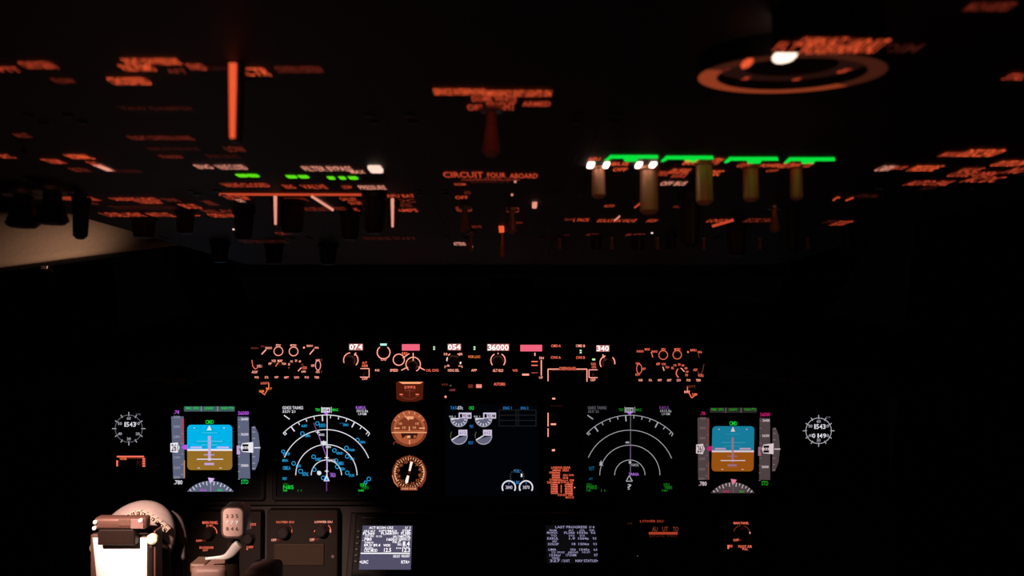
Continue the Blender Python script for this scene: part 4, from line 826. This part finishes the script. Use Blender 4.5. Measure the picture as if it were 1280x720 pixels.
p = MAIN.loc(700, 532); b = MB(MAIN); b.cyl((p.x, p.y), .010, KNOB, .002, .010, 28, bev=.0015, kn=1); b.build('rotary_knob', e, smooth=True)
e = empty('speed_placard', MAIN, 'orange lit placard crammed with small text beside the first officer map display', 'placard')
b = MB(MAIN); b.box(682, 580, 721, 626, BLACK, -.001, .002, .0006, .002); b.build('plate', e)
g = MB(MAIN); PL = glow('placard_orange', (250, 105, 75)); Dp = .0025
rows_ = [('LANDING', 689, 583, 703, 586), ('GEAR', 704, 583, 713, 586), ('LIMIT IAS', 691, 586.5, 701, 589), ('SPEEDS', 703, 586.5, 711, 589.3), ('OPERATING', 686.5, 589.5, 700, 592), ('EXTEND 270', 690, 592.5, 700, 595), ('EXTENDED', 690, 595.3, 700, 598), ('RETRACT', 704, 592.8, 710, 595.5), ('235K', 711, 592.8, 717.5, 595), ('320K-.82M', 703.5, 596, 710, 599), ('82M', 712, 599, 717.3, 601.5),
         ('EXTENDED 320K', 687, 598.5, 702, 601), ('FLAPS LIMIT IAS', 684, 601.5, 700, 604.5), ('RETRACT', 701, 600, 710, 604), ('30-175K', 709, 602, 716.5, 605)]
for t, x0, y0, x1, y1 in rows_: g.text(t, x0, y0, x1, y1, PL, Dp)
for i, (a_, c_) in enumerate((('1-250K', '15-200K'), ('2-250K', '25-190K'), ('5-250K', '30-175K'), ('10-210K', '40-162K'))):
    g.text(a_, 688.5, 605.3 + i * 2.9, 697.7, 607.8 + i * 2.9, PL, Dp); g.text(c_, 706, 605.3 + i * 2.9, 716.3, 607.8 + i * 2.9, PL, Dp)
g.rect(701, 606, 702, 616, PL, Dp); g.text('ALT FLAP', 697, 617.3, 703.3, 620, PL, Dp); g.text('EXT 230K', 704, 617.3, 716.5, 620, PL, Dp); g.text('MAX ALT 20', 707, 620.4, 717.3, 623, PL, Dp); g.disc(718.3, 609.5, .8, LG, Dp, n=8)
for y in (588, 591, 594, 597, 600, 603): g.rect(690.5, y - .35, 700, y + .35, LR, Dp - .0002)
for i in range(5): g.rect(688.8, 605 + i * 2.9, 697.2, 605.7 + i * 2.9, LR, Dp - .0002); g.rect(706.5, 605 + i * 2.9, 716, 605.7 + i * 2.9, LR, Dp - .0002)
g.build('lettering', e)

# ------------------------------------------------------------------ lower panels
def lower(x0, y0, x1, y1, lab):
    e = empty('lower_switch_panel', LOWF, lab, 'switch panel', 'switch panels below the screens')
    b = MB(LOWF); b.box(x0, y0, x1, y1, surf('lower_paint', (.011, .007, .005), .6), -.02, 0, .001, .003); b.build('face_plate', e)
    return e
e = lower(226, 640, 326, 722, 'lower switch panel behind the control column with two columns of orange captions')
for c in ((262, 666, 7.5), (312, 672, 7)): fknob(LOWF, e, *c, h=.014)
g = MB(LOWF); g.text('MAIN PANEL', 253, 651.5, 272.5, 655, LR, D); g.text('DU BRT', 258, 655.8, 266, 659, LR, D); g.arc(262, 666, 9, -5, 60, 1, LR, D); g.text('OFF', 245, 674.6, 252.5, 677.3, LR, D); g.text('BRT', 253, 675, 257, 677, LD, D); g.text('BACKGROUND', 249.5, 683, 266.8, 686, LR, D); g.text('LIGHT', 253.5, 686.5, 260, 689, LR, D)
g.text('AFDS', 309.5, 654, 320, 657, LR, D); g.text('FLOOD', 309.5, 657, 314, 660.5, LR, D); g.text('OFF', 308, 682.5, 316.5, 685.5, LR, D); g.text('B', 308, 685.5, 310, 687.5, LR, D); g.build('legend', e)
e = lower(333, 638, 422, 722, 'lower switch panel with two round dimmer knobs above a plain brown plate')
fknob(LOWF, e, 356, 664, 8); fknob(LOWF, e, 403, 662, 8)
g = MB(LOWF); g.text('OUTBD DU', 345, 651.3, 367.5, 654, LR, D); g.arc(356, 664, 9.5, -15, 55, .9, LD, D); g.rect(363.5, 662, 365, 665.5, LR, .001); g.text('OFF', 339, 673.5, 345.5, 676.6, LG, D); g.text('BRT', 345.5, 674, 349.5, 676.4, LD, D)
g.text('BRIGHTNESS', 394, 642, 416, 646, LF, D); g.text('LOWER DU', 393.5, 651, 415.5, 653.8, LG, D); g.line([(399.5, 655.5), (395, 661), (392.5, 665)], .9, LR, D); g.arc(403, 664, 10.5, -10, 45, 1, LR, D); g.rect(412, 661.5, 413.6, 665.5, OP, D); g.text('OFF', 387, 673, 393, 676.5, LG, D); g.text('BRT', 393.5, 673.3, 399.3, 675.8, LD, D)
g.build('legend', e)
b = MB(LOWF); b.box(342, 680, 405, 707, surf('brown_plate', (.028, .017, .011), .6), 0, .003, .001, .002); b.build('blank_plate', e)
b = MB(LOWF); p = LOWF.loc(420 - 1, 695.5); b.cyl((p.x - .004, p.y), .0028, METAL, 0, .001, 10); b.build('fastener', e)
e = lower(782, 644, 862, 722, 'lower switch panel right of the centre with dim orange bars')
g = MB(LOWF); g.text('LOWER DU', 800, 650, 829, 653, glow('lower_orange', (165, 60, 38)), D); g.text('NORM', 784, 653, 790, 655.5, LF, D)
for i in range(3): g.text('AUTO'[i:i + 2], 815 + i * 13, 658.5, 822 + i * 13, 664.5, LD, D)
g.rect(811, 665, 847, 668.2, glow('lower_orange', (165, 60, 38)), D); g.text('ENG PRI', 812, 669, 846, 671.5, LF, D); g.disc(797, 695, .7, WF, D, n=8); g.build('legend', e)
fknob(LOWF, e, 800, 676, 8); fknob(LOWF, e, 838, 688, 8)
e = lower(893, 640, 965, 722, 'lower switch panel below the first officer flight display with one dimmer knob')
fknob(LOWF, e, 927, 665.5, 8)
g = MB(LOWF); g.text('MAIN PANEL', 917, 652.3, 936, 655.3, LR, D); g.arc(927, 667, 10.2, 95, 165, .7, LD, D); g.arc(927, 667, 10.2, 10, 75, .7, LD, D); g.arc(927, 667, 10.5, -2, 12, 1.5, OP, D); g.text('OFF', 916.5, 673.6, 923.5, 676.7, LR, D); g.text('BRT', 923.5, 673.8, 927, 676, LD, D)
g.text('F', 909.3, 681.3, 915.5, 686, LR, D); g.text('FOOT AIR', 923, 681.5, 940, 684.8, LR, D); g.text('PULL', 928, 684.8, 935, 687.8, LR, D); g.build('legend', e)
# under-panel bulkhead so nothing shows through between the lower panels
b = MB(LOWF); b.box(60, 633, 1120, 760, SHELL, -.05, -.022); o = b.build('trim_4'); o.matrix_world = LOWF.mat(); o['kind'] = 'structure'

# ------------------------------------------------------------------ the two flight computer keypads with screens, on the forward pedestal
b = MB(PEDF); b.box(430, 640, 772, 745, PANEL, -.05, -.012, .003); o = empty('forward_pedestal', PEDF, 'dark sloping pedestal top between the two pilots that holds both page screens', 'pedestal'); b.build('top_plate', o)
def cdu(lx, T, lab, bright, lines):
    e = empty('page_display_unit', PEDF, lab, 'screen', 'page display units on the pedestal')
    x0, x1 = lx
    b = MB(PEDF); b.box(x0 - 12, 641, x1 + 12, 744, BLACK, -.012, .003, .002, .004); b.build('case', e)
    q = [PEDF.loc(*p, .0034) for p in T]
    b = MB(PEDF); o0 = q[3]; o1 = q[1]
    b.solid([[(p.x, p.y, .0028) for p in q[::-1]], [(p.x, p.y, .0036) for p in q[::-1]]], SCR); b.build('screen', e)
    g = MB(PEDF); g.poly(T, CDUB if bright else CDU0, .0038); g.build('backlight', e)
    g = MB(PEDF)
    def sx(x, y):
        t = (y - T[0][1]) / (T[3][1] - T[0][1]); l = T[0][0] + (T[3][0] - T[0][0]) * t; r = T[1][0] + (T[2][0] - T[1][0]) * t
        return l + (r - l) * x
    for t, a, c_, y0, y1 in lines:
        ym = (y0 + y1) / 2
        g.text(t, sx(a, ym), y0, sx(c_, ym), y1, CDUW if bright else CDUT, .0042)
    if bright:
        g.line([(sx(.01, 691.6), 691.6), (sx(.97, 691.6), 691.6)], 1.3, CDUW, .0042)
    g.build('page_text', e)
    for i in range(6):
        for side in (0, 1):
            y = 664 + i * 7.5; xx = sx(-.08 if side == 0 else 1.08, y); b = MB(PEDF); b.box(xx - 2.2, y - 1.6, xx + 2.2, y + 1.6, KNOB, .003, .006, .0006, .0004); b.build('line_key', e)
    for r_ in range(2):
        for k in range(5): b = MB(PEDF); xx = x0 + 4 + k * (x1 - x0 - 8) / 4; b.box(xx - 4, 720 + r_ * 8, xx + 4, 725.5 + r_ * 8, KNOB, .003, .006, .0006, .0006); b.build('page_key', e)
    b = MB(PEDF); b.box(x0 + 2, 646, x1 - 2, 648.3, KNOB, .003, .0045, .0006); b.build('hood_edge', e)
cdu((449, 515), [(453.5, 657), (515.5, 657), (513.5, 712), (448.5, 712)], 'bright page display unit with white text on lilac, left of the pair on the pedestal', True, [
 ('ACT ECON CRZ', .13, .62, 658.2, 661.2), ('1/ 1', .86, .96, 658, 661.2), ('CRZ ALT', .03, .26, 662.6, 665), ('FL360', .02, .25, 665.2, 668.6), ('OPT/MAX', .33, .70, 662.4, 665), ('FL368/391', .38, .72, 665.2, 668.4), ('STEP', .80, .97, 662, 665), ('FL380', .78, .97, 665, 668.6),
 ('TGT SPD', .06, .24, 669.3, 671.4), ('.780', .02, .20, 672, 676), ('TO T/D', .28, .40, 669.5, 671.6), ('1605', .50, .66, 672.4, 676), ('1605z/ 171NM', .62, .80, 669.3, 672), ('AT 1605', .67, .80, 672.3, 676), ('ACTUAL', .79, .97, 669, 672), ('WIND 327', .79, .97, 672.3, 675.6),
 ('TURB N1', .06, .24, 677, 679.4), ('89.2/ 89.4', .06, .38, 679.8, 683.2), ('FUEL AT', .62, .78, 676.2, 678.8), ('KAKUL', .72, .80, 679, 682), ('WSSS', .44, .58, 680, 683.2), ('8.4', .82, .96, 676.6, 682.8), ('FUEL', .82, .97, 683.6, 685.5),
 ('ECON', .08, .24, 684, 686), ('CRZ MOD', .07, .33, 686, 690), ('12.5', .46, .60, 685, 690), ('12.3', .82, .97, 685, 690), ('RTA', .70, .80, 684.4, 686.2), ('ENG OUT', .65, .78, 693.6, 697), ('REQUEST', .81, .97, 693.6, 697), ('<LRC', .00, .17, 700.5, 704.5), ('RTA>', .81, .97, 700.5, 704.5)])
cdu((682, 748), [(681.5, 656.5), (744, 656.5), (748, 704.5), (683.5, 704.5)], 'dim page display unit with grey text on black, right of the pair on the pedestal', False, [
 ('LAST PROGRESS', .20, .83, 657.3, 660.3), ('1/ 4', .88, .98, 657.5, 660.3), ('FROM', .08, .22, 661.8, 664), ('MUVOX', .03, .24, 664.5, 667.3), ('ALT', .46, .56, 661.8, 664), ('FL360', .37, .58, 664.5, 667.3), ('ATA', .68, .78, 661.8, 664), ('1503z', .63, .84, 664.5, 667.3), ('FUEL', .88, .98, 661.8, 664), ('9.6', .90, .99, 664.5, 667.3),
 ('TO', .10, .22, 668.2, 670.6), ('KAKUL', .03, .25, 671.4, 674.6), ('DTG', .46, .57, 668.6, 670.6), ('1.9', .46, .58, 671.6, 674.5), ('ETA', .68, .78, 668.6, 670.6), ('1504z', .64, .85, 671.6, 674.5), ('9.5', .93, 1.0, 671.6, 674.5), ('NEXT', .13, .22, 675.6, 678), ('DOLOP', .04, .25, 678.6, 681.6), ('18', .51, .58, 678.6, 681.4), ('1506z', .64, .85, 678.6, 681.4), ('9.3', .93, 1.0, 678.6, 681.4),
 ('LIMA', .04, .20, 685.6, 688.4), ('256', .47, .58, 685.6, 688.4), ('1545z', .65, .85, 685.6, 688.4), ('6.6', .93, 1.0, 685.6, 688.4), ('TO T/D', .10, .18, 689.4, 691.6), ('STEP POINT', .21, .36, 689.4, 691.6), ('ABOVE', .42, .62, 689.4, 691.6), ('FUEL QTY', .70, .86, 689.4, 691.6), ('1536z/', .06, .28, 692.4, 695.4), ('171NM', .38, .58, 692.4, 695.4), ('9.7', .93, 1.0, 692, 695.4), ('WIND', .10, .25, 696.4, 698.8), ('327', .06, .26, 699.4, 702.6), ('/ 21KT', .29, .45, 699.4, 702.6), ('NAV STATUS>', .56, 1.0, 699.4, 702.6)])

# ------------------------------------------------------------------ control column with its clipped chart
def yl(px, py, d=0.0): return YOKF.loc(px, py, d)
sY = YOKF.scale(200, 680)
ye = empty('control_yoke', YOKF, 'warm lit grey control yoke with a curved number strip, at the lower left', 'control yoke')
b = MB(YOKF)
path = [(128, 690), (143, 668), (160, 653), (178, 646), (193, 649), (203, 661), (208.5, 678), (210.5, 694)]; rd = [17, 19, 20.5, 20.5, 19, 16, 10, 1.5]
# resample the path smoothly
def smoothp(P, n=5):
    out = []
    for i in range(len(P) - 1):
        p0 = P[max(i - 1, 0)]; p1 = P[i]; p2 = P[i + 1]; p3 = P[min(i + 2, len(P) - 1)]
        for k in range(n):
            t = k / n
            out.append([.5 * (2 * p1[j] + (p2[j] - p0[j]) * t + (2 * p0[j] - 5 * p1[j] + 4 * p2[j] - p3[j]) * t * t + (3 * p1[j] - p0[j] - 3 * p2[j] + p3[j]) * t ** 3) for j in range(len(p1))])
    out.append(list(P[-1])); return out
sp = smoothp([(x, y, r) for (x, y), r in zip(path, rd)])
b.tube([yl(x, y, -.02) for x, y, r in sp], [max(r, 1) * sY for x, y, r in sp], YOKE, 28, 1.0); b.build('horn_shell', ye, smooth=True)
b = MB(YOKF); sp = smoothp([(213, 640, 3), (221, 650, 6), (226, 665, 6.5), (229, 684, 6), (230, 705, 5), (229, 725, 3)])
b.tube([yl(x, y, -.045) for x, y, r in sp], [r * sY for x, y, r in sp], surf('rear_shell_plastic', (.055, .045, .043), .6), 16); b.build('rear_shell', ye, smooth=True)
b = MB(YOKF); sp = smoothp([(150, 672, 12), (176, 664, 14), (193, 676, 14), (200, 700, 13), (201, 740, 12)])
b.tube([yl(x, y, -.012) for x, y, r in sp], [r * sY for x, y, r in sp], DARKC, 20); b.build('dark_inner_tube', ye, smooth=True)  # dark tube filling the space under the horn shell
# number strip: seven framed cells along the inner rim
NS = glow('x', (0, 0, 0)) if False else surf('strip_dark', (.045, .022, .015), .5); NF = surf('strip_frame', (.62, .50, .42), .4)
ns = MB(YOKF); sp = smoothp([(157, 647), (166, 642.5), (176, 641.5), (185, 645.5), (194, 651), (202, 657.5), (209, 664.5)], 8)
acc = [0]
for a_, c_ in zip(sp, sp[1:]): acc.append(acc[-1] + math.hypot(c_[0] - a_[0], c_[1] - a_[1]))
cells = []
def at(sv):
    for i in range(len(acc) - 1):
        if acc[i + 1] >= sv: t = (sv - acc[i]) / (acc[i + 1] - acc[i]); return [sp[i][j] + (sp[i + 1][j] - sp[i][j]) * t for j in range(2)]
    return sp[-1]
ncell = 9; stp = acc[-1] / ncell
for i in range(ncell):
    a_ = at(i * stp + .4); c_ = at((i + 1) * stp - .4); nx, ny = -(c_[1] - a_[1]), c_[0] - a_[0]; l = math.hypot(nx, ny); nx /= l; ny /= l
    def q(t, v, d): return yl(a_[0] + (c_[0] - a_[0]) * t + nx * v, a_[1] + (c_[1] - a_[1]) * t + ny * v, d)
    d = .0035
    fr = [q(0, -3, d), q(1, -3, d), q(1, 3, d), q(0, 3, d)]
    ns.solid([[(p.x, p.y, d - .006) for p in fr[::-1]], [(p.x, p.y, d) for p in fr[::-1]]], NF)
    inn = [q(.12, -2.4, d + .0004), q(.88, -2.4, d + .0004), q(.88, 2.4, d + .0004), q(.12, 2.4, d + .0004)]; ns.face([(p.x, p.y, d + .0004) for p in inn[::-1]], NS)
    vs_, fs_ = text_mesh(str((i + 1) % 10)); k = ns.mi(NF)
    nv = [ns.bm.verts.new(q(.3 + v[0] * .6, 1.2 - v[1] * 3.4, d + .0008)) for v in vs_]
    for f in fs_:
        try: ns.bm.faces.new([nv[j] for j in f]).material_index = k
        except ValueError: pass
ns.build('number_strip', ye, 'curved strip of framed numbers')
# switch head standing on the yoke hub
b = MB(YOKF); q0 = yl(275.5, 673.5, .01); q1 = yl(305.5, 633, .01)
o_ = rrect(q0.x, q0.y, q1.x, q1.y, .0075, 6); i_ = rrect(q0.x + .0022, q0.y + .0022, q1.x - .0022, q1.y - .0022, .006, 6)
b.solid([[(x, y, -.012) for x, y in o_], [(x, y, .008) for x, y in o_], [(x, y, .010) for x, y in rrect(q0.x + .0008, q0.y + .0008, q1.x - .0008, q1.y - .0008, .007, 6)], [(x, y, .010) for x, y in i_], [(x, y, .0085) for x, y in i_]], METAL)
hd = b.build('counter_head', ye, 'rounded head with three rows of numbers', smooth=True)
b = MB(YOKF); b.slab(rrect(q0.x + .0024, q0.y + .0024, q1.x - .0024, q1.y - .0024, .0055, 6), surf('head_face', (.55, .40, .36), .45), .0084, .0095, .0006); b.build('head_face', hd)
b = MB(YOKF); DGM = surf('engraved_dark', (.10, .055, .045), .6)
for r_, (y, m) in enumerate(((645, DGM), (653.5, NF), (661, DGM))):
    for k, ch in enumerate('777' if r_ == 1 else ('235' if r_ == 0 else '846')):
        x = 284 + k * 6; b.text(ch, x - 1.6, y - 2.2, x + 1.6, y + 2.2, m if r_ != 1 else glow('lit_numbers', (255, 235, 225)), .0102)
b.build('counter_digits', hd)
b = MB(YOKF); sp = smoothp([(292, 676, 8), (291, 690, 8.5), (290, 705, 9), (290, 735, 10)])
b.tube([yl(x, y, -.012) for x, y, r in sp], [r * sY for x, y, r in sp], DARKC, 20); b.build('column', ye, smooth=True)
b = MB(YOKF); sp = smoothp([(257, 698.5, 1.5), (268, 697.5, 1.9), (280, 696.5, 3.2), (288, 692, 5.2), (295, 684, 6), (299, 680.5, 5.5)])
b.tube([yl(x, y, .008) for x, y, r in sp], [r * sY for x, y, r in sp], CHROME, 14, .5); b.build('curved_bracket', ye, 'shiny curved metal bracket', smooth=True)
for x0, y0, x1, y1 in ((237, 710, 279, 760), (304, 713, 342, 760)):
    b = MB(YOKF); b.box(x0, y0, x1, y1, surf('hub_plastic', (.20, .12, .10), .5), -.035, .004, .005, .006); b.build('hub_cover', ye, smooth=True)
b = MB(YOKF); b.box(237, 705, 256, 716, surf('hub_tab_plastic', (.12, .07, .045), .5), -.03, -.004, .002, .001); b.build('hub_tab', ye)
# clip for charts, leaning back a little like the yoke
ce = empty('chart_clip', YOKF, 'brown metal chart clip gripping the glowing white sheet at the lower left', 'clip')
b = MB(YOKF); b.box(117, 647.5, 182, 662, CLIP, .026, .038, .003, .003); b.build('clamp_bar', ce, smooth=True)
b = MB(YOKF); b.box(148, 649.5, 163, 657.5, surf('clip_label', (.10, .05, .035), .5), .038, .0392, .0004); b.box(163, 649, 179, 661, surf('clip_pale', (.20, .12, .11), .5), .038, .0388, .0004); b.build('clamp_plates', ce)
for x, y in ((119.5, 652.5), (118.5, 660), (176, 650.5)):
    b = MB(YOKF); p = yl(x, y, .038); b.cyl((p.x, p.y), .0022, CHROME, .034, .0405, 14, bev=.0008); b.build('rivet', ce, smooth=True)
b = MB(YOKF); b.box(121, 661, 168, 682, DARKC, .022, .034, .002, .001); b.build('spring_jaw', ce)
b = MB(YOKF); p = yl(188.5, 675, .036); b.cyl((p.x, p.y), 6.4 * sY, YLENS, .030, .036, 28, bev=.002); b.build('pivot_cap', ce, 'round pale yellow cap', smooth=True)
b = MB(YOKF); b.box(184, 682, 191, 765, DARKC, .012, .026, .002, .001); b.build('side_rail', ce)
b = MB(YOKF); b.box(192, 664, 194.2, 765, CLIP, .010, .028, .0006); b.build('rail_edge', ce)
b = MB(YOKF); b.box(113, 668, 184, 765, CLIP, .012, .018, .001, .002); b.build('backboard', ce)
# the sheet: slightly curled, white, held under the clamp
b = MB(YOKF); nx_, ny_ = 12, 14; k = b.mi(PAPERM); V = []
for j in range(ny_ + 1):
    row = []
    for i in range(nx_ + 1):
        u = i / nx_; v = j / ny_; y = 672 + (764 - 672) * v; l = 116 + 9 * v; r = 184 - .5 * v; x = l + (r - l) * u
        row.append(b.bm.verts.new(yl(x, y, .0205 + .0015 * math.sin(u * math.pi) * v + .001 * (1 - v))))
    V.append(row)
for j in range(ny_):
    for i in range(nx_): b.bm.faces.new([V[j + 1][i], V[j + 1][i + 1], V[j][i + 1], V[j][i]]).material_index = k
ps = b.build('paper_sheet', None, smooth=True); ps.matrix_world = YOKF.mat(); ps['label'] = 'brightly lit blank white sheet held in the brown metal clip'; ps['category'] = 'paper'
md = ps.modifiers.new('s', 'SOLIDIFY'); md.thickness = .0006; md.offset = 0
